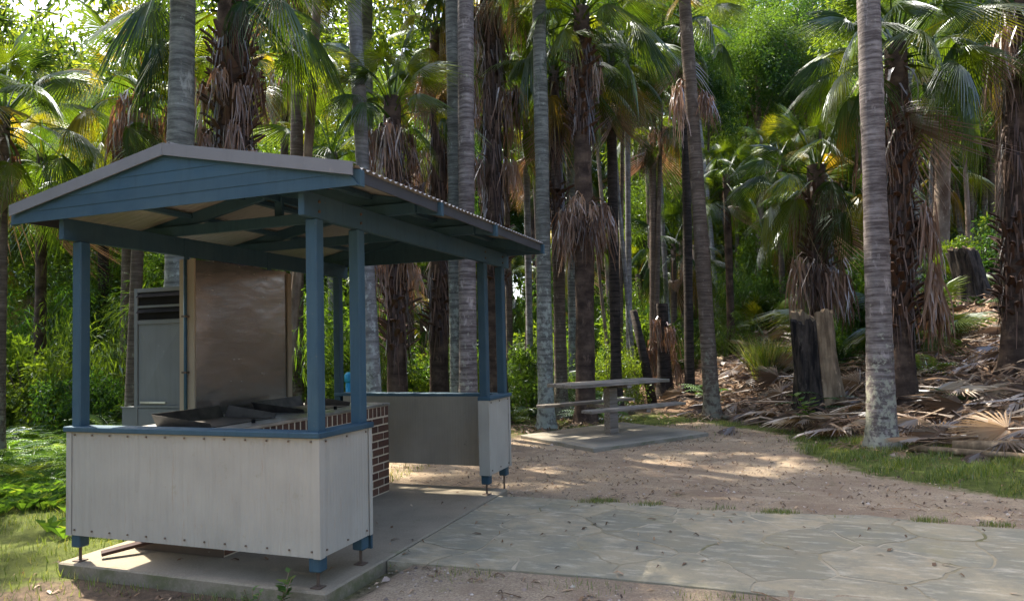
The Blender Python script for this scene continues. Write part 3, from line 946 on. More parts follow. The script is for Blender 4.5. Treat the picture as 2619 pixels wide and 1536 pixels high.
# where a plant stands among the things one can name, as one looks into the forest
ZONES = ((60, 'left of the front post of the shelter'), (190, 'behind the left slope of the shelter roof'), (355, 'behind the right half of the shelter gable'),
         (445, 'between the slender pale palm and the grey pair'), (535, 'between the grey pair and the straight grey palm'), (615, 'behind the skirted palm and the picnic table'),
         (705, 'behind the leaning brown palm'), (785, 'between the leaning palm and the hollow stump'), (860, 'behind the hollow stump'),
         (950, 'right of the stout lichened palm'), (1040, 'beyond the bank at its right end'))
def where(x, y):
    v = Vector((x, y, 0)) - VIEW
    dep = v.dot(HF); u = 512 + 704.8 * v.dot(HR) / max(dep, 0.1)
    if u < -10 or dep < 1: return None, dep
    for lim, ph in ZONES:
        if u < lim: return ph, dep
    return None, dep
def name_spot(o, look, cat, group, split, size=''):
    ph, dep = where(o.location.x, o.location.y)
    if ph is None:
        tag(o, look + ' among the ' + group, cat, group); return
    far_ = 'nearer' if dep < split else 'farther back'
    tag(o, (size + ' ' if size else '') + look + ' ' + ph + ', ' + far_, cat, group + ' ' + ph if False else group)
# ------------------------------------------------------------------ palm parts
def fan_frond(seed, droop, pet_len, blade, nseg=50, span=2.4, fold=0.35, ragged=0.0):
    """One costapalmate fan leaf: petiole along +X, blade of split, folded segments."""
    rg = random.Random(seed)
    V, F = [], []
    # petiole: arcing three-sided bar
    np_ = 6
    pts = []
    for i in range(np_ + 1):
        f = i / np_
        pts.append(Vector((pet_len * f * (1 - 0.10 * droop * f), 0, -droop * 0.30 * pet_len * f * f)))
    tang = (pts[-1] - pts[-2]).normalized()
    for i, p in enumerate(pts):
        w = 0.026 * (1 - 0.6 * i / np_) + (0.03 if i == 0 else 0)
        V += [(p.x, p.y - w, p.z), (p.x, p.y + w, p.z), (p.x, p.y, p.z - w * 0.9)]
    for i in range(np_):
        a = 3 * i
        for j in range(3):
            k = (j + 1) % 3
            F += [(a + j, a + k, a + 3 + k), (a + j, a + 3 + k, a + 3 + j)]
    base = pts[-1]
    up = Vector((-tang.z, 0, tang.x))
    side = Vector((0, 1, 0))
    def place(r, th, h, L):
        """polar position on the blade -> 3-D, with sag of the sides and of the tips"""
        x = r * math.cos(th); y = r * math.sin(th)
        p = base + tang * x + side * y * (1 - 0.12 * fold) + up * (h - fold * abs(y) * 0.55)
        sag = droop * 0.55 * (r / blade) ** 2.2 * blade
        p.z -= sag
        return p
    for i in range(nseg):
        th = -span + 2 * span * (i + 0.5) / nseg
        th += rg.uniform(-0.015, 0.015)
        L = blade * (1.0 - 0.28 * (abs(th) / span) ** 1.6) * rg.uniform(0.90, 1.05)
        dth = span / nseg
        r0, r1, r2 = 0.05 * blade, L * rg.uniform(0.30, 0.42), L * 0.70
        if ragged and rg.random() < ragged: L *= 0.7
        hw1 = r1 * math.tan(dth) * 0.92
        hw2 = hw1 * 0.85
        k = len(V)
        tipdrop = (0.15 + droop) * rg.uniform(0.15, 0.6) * blade * 0.5
        def row(r, hw, ridge, dz=0.0):
            for s, h in ((-1, 0.0), (0, ridge), (1, 0.0)):
                p = place(r, th + s * math.atan2(hw, r), h, L)
                p.z -= dz
                V.append(tuple(p))
        row(r0, r0 * dth, 0.004)
        row(r1, hw1, 0.018)
        row(r2, hw2, 0.016, tipdrop * 0.25)
        p = place(L, th + rg.uniform(-0.03, 0.03), 0, L); p.z -= tipdrop
        V.append(tuple(p))
        for a in (k, k + 3):
            F += [(a, a + 1, a + 4), (a, a + 4, a + 3), (a + 1, a + 2, a + 5), (a + 1, a + 5, a + 4)]
        F += [(k + 6, k + 7, k + 9), (k + 7, k + 8, k + 9)]
    return V, F

def hanging_frond(seed, length, strips=30, spread=0.28, out=0.30):
    """A dead leaf: short bent stalk and a bunch of limp strips hanging straight down."""
    rg = random.Random(seed)
    V, F = [], []
    pts = [Vector((0, 0, 0)), Vector((out * 0.6, 0, 0.06)), Vector((out, 0, -0.05)), Vector((out * 1.1, 0, -0.22))]
    for i, p in enumerate(pts):
        w = 0.02
        V += [(p.x, p.y - w, p.z), (p.x, p.y + w, p.z), (p.x, p.y, p.z - w)]
    for i in range(3):
        a = 3 * i
        for j in range(3):
            k = (j + 1) % 3
            F += [(a + j, a + k, a + 3 + k), (a + j, a + 3 + k, a + 3 + j)]
    for s in range(strips):
        az = rg.uniform(-math.pi, math.pi)
        y0 = rg.gauss(0, spread * 0.35)
        p = Vector((out * 1.05 + rg.uniform(-0.06, 0.06), y0, -0.12 + rg.uniform(-0.1, 0.06)))
        L = length * rg.uniform(0.55, 1.05)
        w = rg.uniform(0.010, 0.024)
        ta = rg.uniform(0, math.pi)
        ox, oy = math.cos(az) * spread * rg.random(), math.sin(az) * spread * rg.random()
        k = len(V)
        for i in range(5):
            f = i / 4
            ww = w * (1 - 0.75 * f * f)
            q = p + Vector((ox * f ** 0.7, oy * f ** 0.7, -L * f))
            q.x += 0.03 * math.sin(f * 5 + s); q.y += 0.03 * math.cos(f * 4 + s * 2)
            tb = ta + f * 0.9
            d = Vector((math.cos(tb) * ww, math.sin(tb) * ww, 0))
            V += [tuple(q - d), tuple(q + d)]
        for i in range(4):
            a = k + 2 * i
            F += [(a, a + 1, a + 3), (a, a + 3, a + 2)]
    return V, F

GREEN = {'up': [], 'mid': [], 'low': []}
for i in range(4):
    GREEN['up'].append(tri_mesh('frond_leaf', *fan_frond(100 + i, 0.4, 1.15, 0.72, fold=0.75), M['leaf']))
    GREEN['mid'].append(tri_mesh('frond_leaf', *fan_frond(200 + i, 1.0, 1.30, 0.80, fold=0.65), M['leaf']))
    GREEN['low'].append(tri_mesh('frond_leaf', *fan_frond(300 + i, 1.6, 1.25, 0.82, fold=0.8, ragged=0.15), M['leaf']))
YELLOW = [tri_mesh('frond_leaf', *fan_frond(340 + i, 1.6, 1.15, 0.82, fold=0.7, ragged=0.2), leafy('yellowing_palm_leaf', [(0.0, (0.14, 0.12, 0.02)), (1.0, (0.27, 0.19, 0.03))], 0.45, (1.5, 1.2, 0.4), 0.02) if i == 0 else bpy.data.materials['yellowing_palm_leaf']) for i in range(2)]
HANG = [tri_mesh('dead_leaf', *hanging_frond(400 + i, (0.9, 1.1, 1.3, 1.5)[i % 4]), M['dead']) for i in range(6)]
BROWNFAN = [tri_mesh('dead_leaf', *fan_frond(450 + i, 2.3, 0.8, 0.72, 30, 2.2, 1.0, 0.3), M['dead']) for i in range(3)]
FALLEN = [tri_mesh('dead_leaf', *fan_frond(500 + i, 0.12 * i, 0.9 + 0.15 * i, 0.70, 26, (1.3, 1.8, 0.8, 2.2, 1.1, 1.5)[i], 0.15, 0.45), M['bleached']) for i in range(6)]

def boot_mesh(seed):
    """A stubby leaf base left on the trunk: a short curved scoop."""
    rg = random.Random(seed)
    mb = MB()
    w, L = 0.075, rg.uniform(0.16, 0.26)
    V = []
    for i, (f, ww, o) in enumerate(((0, 1.0, 0.0), (0.5, 0.75, 0.05), (1.0, 0.42, 0.13))):
        for s in (-1, 0, 1):
            V.append((o + (0.02 if s == 0 else 0.0), s * w * ww, L * f))
        for s in (1, 0, -1):
            V.append((o - 0.022, s * w * ww * 0.9, L * f))
    F = []
    for i in range(2):
        for j in range(6):
            k = (j + 1) % 6
            F.append((i * 6 + j, i * 6 + k, i * 6 + 6 + k, i * 6 + 6 + j))
    F.append(tuple(range(12, 18)))
    mb.add(V, F)
    return mb.mesh('boot', M['husk'], 0)
BOOT = [boot_mesh(i) for i in range(4)]

def trunk_mesh(name, h, r0, r1, lean, mat, sides=16, step=0.11, ringed=True, flare=0.45, seed=0, bend=0.0):
    rg = random.Random(seed)
    rows = max(6, int(h / step))
    V, F = [], []
    drift = 0.0
    for i in range(rows + 1):
        z = h * i / rows
        f = i / rows
        r = r0 + (r1 - r0) * f
        r *= 1 + flare * math.exp(-z / 0.35)
        if ringed:
            r *= 1 + (0.018 if i % 2 else -0.012) + rg.uniform(-0.006, 0.006)
        else:
            r *= 1 + rg.uniform(-0.03, 0.03)
        ox, oy = lean[0] * z + bend * math.sin(f * 3.1) * HR.x, lean[1] * z + bend * math.sin(f * 3.1) * HR.y
        for k in range(sides):
            a = 2 * math.pi * k / sides
            rr = r * (1 + 0.035 * math.sin(z * 1.1 + seed * 2.1) + 0.025 * math.sin(z * 2.7 + seed)) * (1 + 0.03 * math.sin(3 * a + z * 0.7 + seed) + 0.16 * math.exp(-z / 0.16) * (0.6 + math.sin(7 * a + seed)) + 0.05 * math.exp(-z / 0.4) * math.sin(4 * a + seed * 3))
            V.append((ox + rr * math.cos(a), oy + rr * math.sin(a), z))
    for i in range(rows):
        for k in range(sides):
            F.append((i * sides + k, i * sides + (k + 1) % sides, (i + 1) * sides + (k + 1) % sides, (i + 1) * sides + k))
    return tri_mesh(name, V, F, mat, True)

def palm(x, y, lean, r, crown, label, group, mat='bark_grey', n=30, size=1.0, shag=None, skirts=(), seed=0, boots=0, yellow=1, dead=3, z0=None, bend=0.0, top_r=0.82, low=-24, hang=True):
    """crown: height of the crown above the datum; lean: sideways metres per metre."""
    rg = random.Random(seed * 7 + 5)
    g = gz(x, y) - 0.06 if z0 is None else z0
    h = crown - g
    root = empty('fan_palm', (x, y, g), label, 'palm tree', group)
    ln = (HR.x * lean, HR.y * lean)
    link('trunk', trunk_mesh('trunk', h, r, r * top_r, ln, M[mat], seed=seed, ringed=not mat.endswith('shag'), bend=bend), root)
    def at(z):
        f = z / h
        return Vector((ln[0] * z + bend * math.sin(f * 3.1) * HR.x, ln[1] * z + bend * math.sin(f * 3.1) * HR.y, z))
    top = at(h)
    for i in range(n):
        f = (i + 0.5) / n
        az = i * 2.39996 + rg.uniform(-0.25, 0.25)
        el = R(82) - f * R(82 - low) + R(rg.uniform(-9, 9))
        kind = 'up' if f < 0.3 else ('mid' if f < 0.68 else 'low')
        me = rg.choice(GREEN[kind])
        if f > 0.80 and yellow > 0 and rg.random() < 0.4:
            me = rg.choice(YELLOW); yellow -= 1
        o = link('frond', me, root, top + Vector((0, 0, 0.10 - 0.55 * f)) + Vector((math.cos(az), math.sin(az), 0)) * r * 0.7 * (0.4 + 0.6 * f),
                 (Matrix.Rotation(az, 3, 'Z') @ Matrix.Rotation(-el, 3, 'Y') @ Matrix.Rotation(rg.uniform(-0.5, 0.5), 3, 'X')).to_euler(), size * 0.88 * rg.uniform(0.8, 1.12))
    for i in range(dead):
        az = rg.uniform(0, 6.28)
        o = link('dead_frond', rg.choice(BROWNFAN), root, top + Vector((math.cos(az) * r * 0.8, math.sin(az) * r * 0.8, -0.5)),
                 (Matrix.Rotation(az, 3, 'Z') @ Matrix.Rotation(R(rg.uniform(35, 65)), 3, 'Y')).to_euler(), size * rg.uniform(0.9, 1.1))
    if shag:
        z1, z2 = shag[0] - g, shag[1] - g
        rows = int((z2 - z1) / 0.13)
        cnt = 0
        for k in range(rows):
            z = z1 + (z2 - z1) * k / rows
            m_ = max(5, int(r * 26))
            for j in range(m_):
                if cnt >= boots: break
                a = 2 * math.pi * (j + 0.5 * (k % 2)) / m_ + rg.uniform(-0.12, 0.12)
                link('leaf_base', rg.choice(BOOT), root, at(z) + Vector((math.cos(a), math.sin(a), 0)) * r * 0.93,
                     (Matrix.Rotation(a, 3, 'Z') @ Matrix.Rotation(R(rg.uniform(0, 42)), 3, 'Y') @ Matrix.Rotation(rg.uniform(-0.45, 0.45), 3, 'X')).to_euler(), (rg.uniform(0.7, 1.4), rg.uniform(0.6, 1.2), rg.uniform(0.6, 1.5)))
                cnt += 1
        # loose fibre hanging over the trunk
        V, F = [], []
        for _ in range(int((z2 - z1) * 110)):
            z = rg.uniform(z1, z2); a = rg.uniform(0, 6.28)
            c = at(z); rad = r * 0.98 + rg.uniform(0.0, 0.07)
            p = Vector((c.x + math.cos(a) * rad, c.y + math.sin(a) * rad, z))
            L = rg.uniform(0.25, 0.8); w = rg.uniform(0.006, 0.022)
            tv = Vector((-math.sin(a), math.cos(a), 0))
            o2 = Vector((math.cos(a), math.sin(a), 0)) * rg.uniform(0.0, 0.14) + tv * rg.uniform(-0.08, 0.08)
            b0 = len(V)
            for f in (0, 0.5, 1):
                q = p + o2 * f - Vector((0, 0, L * f))
                V += [tuple(q - tv * w * (1 - 0.7 * f)), tuple(q + tv * w * (1 - 0.7 * f))]
            for s in (0, 2):
                F += [(b0 + s, b0 + s + 1, b0 + s + 3), (b0 + s, b0 + s + 3, b0 + s + 2)]
        link('fibre', tri_mesh('fibre', V, F, M['husk']), root, kind='stuff')
    for (z, count, a0, a1, s_) in skirts:
        for i in range(count):
            az = R(a0) + (R(a1) - R(a0)) * (i + rg.random()) / count
            az += YAW - math.pi / 2          # 0 degrees faces the clearing
            zz = z - g + rg.uniform(-0.35, 0.2)
            link('dead_frond', rg.choice(HANG), root, at(zz) + Vector((math.cos(az), math.sin(az), 0)) * r * 0.9,
                 (0, 0, az + rg.uniform(-0.3, 0.3)), s_ * rg.uniform(0.8, 1.15))
    return root

G1, G2, G3 = 'smooth grey palms around the clearing', 'shaggy palms around the clearing', 'slim palms behind the clearing'  # some smooth palms' unseen crowns hold extra fronds added for shade
palm(-2.79, 3.69, 0.0184, 0.19, 12.0, 'stout smooth grey palm rising behind the peak of the shelter roof', G1, n=44, size=1.2, seed=1)
palm(-2.93, 5.02, 0.0058, 0.30, 7.75, 'shaggy palm with brown leaf bases just above the shelter roof', G2, 'bark_shag', n=34, shag=(2.5, 6.9), boots=240, skirts=((6.3, 7, 0, 360, 0.7), (5.2, 6, 0, 360, 0.7)), seed=2, size=1.1, low=0, dead=0, yellow=0)
palm(-1.54, 7.13, -0.0359, 0.140, 12.5, 'slender pale grey palm leaning left beyond the end of the roof gable', G1, 'bark_pale', n=44, size=1.2, seed=3)
palm(-1.41, 7.71, -0.0029, 0.20, 6.5, 'shaggy palm with a brown beard and upright leaf stalks right of the slender pale palm', G2, 'bark_shag', n=24, shag=(1.6, 6.1), boots=90, skirts=((5.9, 8, 0, 360, 0.85), (5.0, 8, 0, 360, 1.0), (3.6, 6, 0, 360, 0.9)), seed=4, size=0.8, low=25, dead=0, yellow=0)
palm(-0.31, 8.00, 0.0075, 0.139, 13.5, 'thinner left trunk of the close pair of grey palms behind the shelter', G1, 'bark_grey', n=44, size=1.2, seed=5)
palm(0.04, 7.70, 0.0145, 0.165, 12.6, 'thicker right trunk of the close pair of grey palms behind the shelter', G1, 'bark_lichen', n=44, size=1.2, seed=6)
palm(-0.54, 10.69, 0.0027, 0.24, 10.6, 'tall shaggy palm wrapped in brown dead leaves right behind the grey pair', G2, 'bark_shag', n=30, shag=(3, 10), boots=60, skirts=((9.6, 6, 0, 360, 1.0), (7.6, 6, 0, 360, 1.0), (5.9, 6, 0, 360, 0.9)), seed=7)
palm(-2.22, 11.14, 0.0155, 0.24, 9.4, 'shaggy palm with hanging brown leaves left of the grey pair', G2, 'bark_shag', n=28, shag=(2, 9), boots=60, skirts=((8.2, 6, 0, 360, 1.0), (6.4, 6, 0, 360, 0.9)), seed=8)
palm(0.91, 9.72, 0.0077, 0.160, 12.5, 'straight grey palm standing at the left end of the picnic table', G1, 'bark_grey', n=28, seed=9)
palm(0.68, 11.66, 0.0035, 0.155, 8.2, 'dark shaggy palm close behind the straight grey palm by the table', G2, 'bark_brown', n=26, shag=(4.4, 8), boots=40, skirts=((7.4, 5, 0, 360, 0.8),), seed=10)
palm(1.47, 10.78, 0.0177, 0.215, 9.1, 'thick shaggy palm with a brown leaf skirt halfway up behind the picnic table', G2, 'bark_shag', n=30, shag=(6.2, 8.3), boots=230, skirts=((4.70, 15, 0, 360, 0.95), (8.0, 3, 0, 360, 0.6)), seed=11, size=1.05, low=-8, dead=0)
palm(0.29, 14.18, 0.0122, 0.131, 9.6, 'narrow pale trunk seen between the skirted palm and its dark neighbour', G3, 'bark_grey', n=24, seed=12)
palm(1.57, 13.58, 0.0119, 0.145, 9.0, 'dark slim palm right of the skirted palm behind the table', G3, 'bark_dark', n=26, skirts=((8.4, 5, 0, 360, 0.8),), seed=13)
palm(1.32, 16.69, 0.0221, 0.097, 10.6, 'thin grey palm pole next to the dark slim palm', G3, 'bark_pale', n=24, seed=14)
palm(1.85, 17.95, 0.0272, 0.127, 8.9, 'brown slim palm midway between the thin pole and the leaning palm', G3, 'bark_brown', n=24, skirts=((8.3, 5, 0, 360, 0.9),), seed=15)
palm(3.22, 15.25, 0.0184, 0.131, 10.6, 'dark grey slim palm directly behind the leaning brown palm', G3, 'bark_dark', n=26, seed=16)
palm(4.04, 12.15, -0.0319, 0.175, 12.5, 'leaning brown palm with a collar of dead leaf high up, right of the table', G1, 'bark_brown', n=30, skirts=((7.5, 6, 0, 360, 0.75),), seed=17, top_r=0.7, size=1.15)
palm(6.88, 8.18, 0.0164, 0.198, 12.6, 'stout ringed grey palm with lichen at its flared base on the grass verge', G1, 'bark_lichen', n=30, seed=18, top_r=0.72)
palm(7.59, 10.99, 0.0343, 0.25, 7.3, 'dark shaggy palm with arching fronds directly behind the stout lichened palm', G2, 'bark_shag', n=36, shag=(1.8, 6.5), boots=200, skirts=((5.9, 5, 150, 330, 1.1), (4.0, 4, 20, 110, 0.9), (2.9, 5, 20, 110, 1.1)), seed=19, size=1.15)
palm(6.42, 13.76, 0.0123, 0.26, 5.7, 'short shaggy palm behind the hollow burnt stump', G2, 'bark_shag', n=32, shag=(2.6, 5.4), boots=110, skirts=((5.2, 8, 0, 360, 0.9), (3.4, 12, -100, 100, 0.95)), seed=20, size=1.05)
palm(9.68, 11.75, 0.0561, 0.25, 8.3, 'dark shaggy palm at the edge of the bank beyond the stout lichened palm', G2, 'bark_shag', n=32, shag=(2, 8), boots=90, skirts=((7.6, 5, 0, 360, 0.9),), seed=21)
palm(-1.11, 14.74, 0.0041, 0.104, 8.1, 'thin pale palm with yellowing fronds between the grey pair and the straight grey palm', G3, 'bark_pale', n=22, yellow=9, seed=22, size=0.9)
palm(-5.80, 5.57, 0.0423, 0.11, 6.7, 'small brown palm with a beard of dead leaves over the roof slope', G2, 'bark_brown', n=28, shag=(4.8, 6.4), boots=30, skirts=((6.3, 9, 0, 360, 0.95),), seed=23)
palm(-7.07, 4.05, 0.0137, 0.12, 5.9, 'dark palm at the edge of the trees left of the shelter', G2, 'bark_brown', n=28, skirts=((5.4, 4, 0, 360, 0.8),), seed=24)

palm(2.45, 16.03, 0.0, 0.2, 2.7, 'dead headless palm stub draped in brown leaves behind the picnic table', G2, 'bark_dark', n=0, dead=0, skirts=((2.1, 4, 0, 360, 0.8), (1.4, 5, 0, 360, 0.8)), seed=25)
lp = MB().tube([(2.3, 14.9, -0.2), (2.1, 14.83, 1.2), (1.86, 14.75, 2.5)], [0.13, 0.12, 0.10], 10).part('leaning_pole', M['bark_dark'], None, 0, True)
tag(lp, 'short black dead trunk leaning left behind the picnic table', 'dead trunk')
# palms farther back, none of which can be told from its neighbours
small_tree_spots = []
FAR_LABEL = 'fan palm crowding among other palms deep in the forest'
FAR_GROUP = 'palms deep in the forest'
rg = random.Random(77)
spots = []
known = [(-2.8, 3.7), (-2.9, 5), (-1.5, 7.1), (-.3, 8), (-.5, 10.7), (-2.2, 11.1), (.9, 9.7), (1.5, 10.8), (1.6, 13.6), (1.3, 16.7), (1.8, 18), (3.2, 15.2), (4, 12.1), (6.9, 8.2), (7.6, 11), (6.4, 13.8), (9.7, 11.7)]
tries = 0
while len(spots) < 46 and tries < 9000:
    tries += 1
    dep = rg.choice((rg.uniform(16, 22), rg.uniform(27, 46), rg.uniform(27, 46)))
    lat = rg.uniform(-0.80, 0.80) * dep
    p = VIEW + HF * dep + HR * lat
    if bank(p.x, p.y) < 1.5 and abs(p.x - 2.5) < 3.0 and p.y < 12: continue
    if min([math.hypot(p.x - q[0], p.y - q[1]) for q in spots + known]) < 2.1: continue
    if -0.25 < lat / dep < 0.38 and 21 < dep < 38 and rg.random() < 0.75: continue
    if dep < 24 and 0.0 < lat / dep < 0.40 or 0.58 < lat / dep < 0.75 and dep < 22: continue
    spots.append((p.x, p.y))
    g = gz(p.x, p.y)
    hgt = rg.uniform(4.5, 11.0) if dep > 20 else rg.uniform(6.0, 10.0)
    k = len(spots)
    mats = ('bark_brown', 'bark_dark', 'bark_grey', 'bark_brown', 'bark_shag')
    pr_ = palm(p.x, p.y, rg.uniform(-0.03, 0.03), rg.uniform(0.11, 0.19), g + hgt, FAR_LABEL, FAR_GROUP, rg.choice(mats), n=rg.randint(16, 22), skirts=((g + hgt - 0.7, rg.randint(3, 7), 0, 360, 0.9),), seed=100 + k, yellow=rg.choice((0, 1, 3)), dead=2, size=rg.uniform(0.9, 1.15))
    name_spot(pr_, 'fan palm', 'palm tree', FAR_GROUP, 30, 'tall' if hgt > 8.5 else ('short' if hgt < 6.3 else 'middling'))
# palms left of the shelter, most crowns unseen, added to shade roof and grass
for k, (x, y, c) in enumerate(((-4.4, 8.6, 11.0), (-3.6, 10.2, 12.5), (-9.8, 9.0, 8.0), (-6.6, 1.9, 8.6))):
    palm(x, y, 0.01, 0.15, c, 'fan palm added for its shade left of the shelter roof', 'palms left of the shelter', ('bark_brown', 'bark_grey')[k % 2], n=28, seed=300 + k, skirts=((c - 0.7, 4, 0, 360, 0.9),))
# the forest closes round the clearing on the near side too
for k in range(40):
    a = R(rg.uniform(-120, 120)); dd = rg.uniform(12, 20)
    p = VIEW + (-HF * math.cos(a) + HR * math.sin(a)) * dd
    if abs(a) > R(120): continue
    if k % 2:
        small_tree_spots.append((p.x, p.y))
    else:
        palm(p.x, p.y, rg.uniform(-0.02, 0.02), 0.17, rg.uniform(6, 11), 'fan palm on the near side of the clearing', 'palms on the near side of the clearing', 'bark_grey', n=24, seed=500 + k, skirts=((5, 4, 0, 360, 0.9),))
for k in range(26):
    side = -1 if k % 3 else 1
    dep = rg.uniform(4, 8) if side < 0 else rg.uniform(7, 24); lat = side * (rg.uniform(1.9, 2.8) if side < 0 else rg.uniform(1.2, 1.9)) * dep
    p = VIEW + HF * dep + HR * lat
    if k % 2:
        small_tree_spots.append((p.x, p.y))
    else:
        palm(p.x, p.y, rg.uniform(-0.02, 0.02), 0.16, gz(p.x, p.y) + rg.uniform(6, 10), 'fan palm on the near side of the clearing', 'palms on the near side of the clearing', 'bark_brown', n=24, seed=700 + k)
# trunkless young palms in the understorey
YL, YG = 'young trunkless fan palm growing in the undergrowth', 'young palms in the undergrowth'
for k in range(70):
    dep = rg.uniform(17, 34); lat = rg.uniform(-0.7, 0.72) * dep
    p = VIEW + HF * dep + HR * lat
    if 0.18 < lat / dep < 0.42 and dep < 23: continue
    if bank(p.x, p.y) < 0.5 and p.y < 13 or (0.57 < lat / dep < 0.76 and dep < 21): continue
    root = empty('young_palm', (p.x, p.y, gz(p.x, p.y) - 0.05), YL, 'palm plant', YG)
    name_spot(root, 'young trunkless fan palm', 'palm plant', YG, 24)
    m_ = rg.randint(9, 14)
    s_ = rg.uniform(0.8, 1.25)
    for i in range(m_):
        az = i * 2.4 + rg.uniform(-0.3, 0.3); el = R(rg.uniform(25, 80))
        link('frond', rg.choice(GREEN['mid'] + GREEN['up']), root, (0, 0, 0.1), (Matrix.Rotation(az, 3, 'Z') @ Matrix.Rotation(-el, 3, 'Y') @ Matrix.Rotation(rg.uniform(-0.5, 0.5), 3, 'X')).to_euler(), s_ * rg.uniform(0.8, 1.1))

# ------------------------------------------------------------------ shrubs, small trees, ferns
def leaf_cloud(seed, n, rad, leaf, clumps, droop=0.4, aspect=0.42):
    rg_ = np.random.default_rng(seed)
    cc = rg_.normal(size=(clumps, 3)); cc /= np.linalg.norm(cc, axis=1)[:, None]
    cc *= (rg_.random((clumps, 1)) ** 0.45)
    cc = cc * np.array(rad) * rg_.uniform(0.6, 1.25, (clumps, 1))
    cr = rg_.uniform(0.12, 0.46, clumps) * min(rad)
    ci = rg_.integers(0, clumps, n)
    d = rg_.normal(size=(n, 3)); d /= np.linalg.norm(d, axis=1)[:, None]
    P = cc[ci] + d * (cr[ci] * rg_.random(n) ** 0.4)[:, None]
    ax = d + rg_.normal(size=(n, 3)) * 0.6 + np.array([0, 0, -droop])
    ax /= np.linalg.norm(ax, axis=1)[:, None]
    nr = rg_.normal(size=(n, 3)) * 0.7 + np.array([0, 0, 1.0])
    sd = np.cross(ax, nr); sd /= np.linalg.norm(sd, axis=1)[:, None] + 1e-9
    up = np.cross(sd, ax)
    L = leaf * rg_.uniform(0.6, 1.3, n)[:, None]
    w = L * aspect
    V = np.stack([P, P + ax * L * 0.45 + sd * w * 0.5 + up * L * 0.05, P + ax * L - up * L * 0.08, P + ax * L * 0.45 - sd * w * 0.5 + up * L * 0.05], 1)
    F = np.arange(n)[:, None] * 4 + np.array([[0, 1, 2, 3]])
    return V.reshape(-1, 3), F
SHRUB = [tri_mesh('leaves', *leaf_cloud(20 + i, 4200, (0.95, 0.95, 0.85), (0.075, 0.095, 0.12)[i % 3], 40), M['shrub']) for i in range(5)]
TREE = [tri_mesh('leaves', *leaf_cloud(40 + i, 7500, (1.5, 1.5, 1.7), (0.09, 0.12)[i % 2], 60, 0.6, 0.34), M['shrub']) for i in range(4)]
FINE = [tri_mesh('leaves', *leaf_cloud(60 + i, 5200, (1.3, 1.3, 1.6), 0.20, 50, 1.2, 0.09), M['shrub']) for i in range(2)]
def stems(seed, n, h, spread, r=0.022):
    rg_ = random.Random(seed); mb = MB()
    for i in range(n):
        a = rg_.uniform(0, 6.28); s = spread * rg_.uniform(0.4, 1)
        pts = [(0.04 * math.cos(a), 0.04 * math.sin(a), -0.1), (s * 0.35 * math.cos(a), s * 0.35 * math.sin(a), h * 0.45), (s * math.cos(a + 0.3), s * math.sin(a + 0.3), h)]
        mb.tube(pts, [r, r * 0.75, r * 0.35], 5, False)
    return mb.mesh('stem', M['bark_brown'], 0, True)
STEMS = [stems(i, 5, 1.25, 0.55) for i in range(3)]
TRUNKS = [stems(10 + i, 3, 4.4, 0.9, 0.06) for i in range(3)]
def shrub(x, y, s, label, group, mesh=None, dark=False):
    root = empty('shrub', (x, y, gz(x, y)), label, 'shrub', group, rg.uniform(0, 6.28))
    name_spot(root, label, 'shrub', group, 21, 'big' if s > 1.25 else ('small' if s < 0.9 else 'middling'))
    link('foliage', mesh or rg.choice(SHRUB), root, (0, 0, 0.75 * s), (rg.uniform(-0.2, 0.2), rg.uniform(-0.2, 0.2), 0), (s * rg.uniform(0.7, 1.1), s, s * rg.uniform(0.85, 1.5)))
    link('stem', rg.choice(STEMS), root, (0, 0, 0), (0, 0, 0), s)
    return root
def small_tree(x, y, s, label, group, mesh):
    root = empty('small_tree', (x, y, gz(x, y)), label, 'tree', group, rg.uniform(0, 6.28))
    name_spot(root, label, 'tree', group, 28, 'tall' if s > 1.9 else ('low' if s < 1.3 else 'middling'))
    link('trunk', rg.choice(TRUNKS), root, (0, 0, 0), (0, 0, 0), s)
    for i in range(3):
        a = i * 2.1 + rg.random()
        link('crown', rg.choice(mesh), root, (math.cos(a) * 0.75 * s, math.sin(a) * 0.75 * s, s * rg.uniform(2.9, 4.4)), (rg.uniform(-0.4, 0.4), rg.uniform(-0.4, 0.4), a), s * rg.uniform(0.65, 0.95))
    return root
SL_, SG_ = 'leafy green shrub', 'shrubs in the thicket left of and behind the shelter'
for k in range(84):
    dep = rg.uniform(14.5, 27); lat = rg.uniform(-0.78, -0.22) * dep
    p = VIEW + HF * dep + HR * lat
    if p.x > -3.0 and p.y < 9: continue
    shrub(p.x, p.y, rg.uniform(0.7, 1.7), SL_, SG_, rg.choice(FINE) if k % 4 == 1 else None)
for k in range(50):
    dep = rg.uniform(17, 30); lat = rg.uniform(-0.26, 0.16) * dep
    p = VIEW + HF * dep + HR * lat
    shrub(p.x, p.y, rg.uniform(0.6, 1.3), 'bushy green shrub', 'shrubs between the palm trunks')
for k in range(90):
    dep = rg.uniform(17, 36); lat = rg.uniform(0.04, 0.75) * dep
    p = VIEW + HF * dep + HR * lat
    if bank(p.x, p.y) < 2.5 or (0.57 < lat / dep < 0.76 and dep < 21) or (0.16 < lat / dep < 0.42 and dep < 22): continue
    shrub(p.x, p.y, rg.uniform(0.6, 1.4), 'grey green shrub', 'shrubs on the bank', rg.choice(FINE) if k % 3 == 0 else None)
for k in range(30):
    dep = rg.uniform(23, 38); lat = rg.uniform(-0.24, 0.42) * dep
    p = VIEW + HF * dep + HR * lat
    shrub(p.x, p.y, rg.uniform(0.9, 1.9), 'bushy sunlit shrub', 'sunlit shrubs beyond the palm trunks', rg.choice(SHRUB) if k % 3 else rg.choice(FINE))
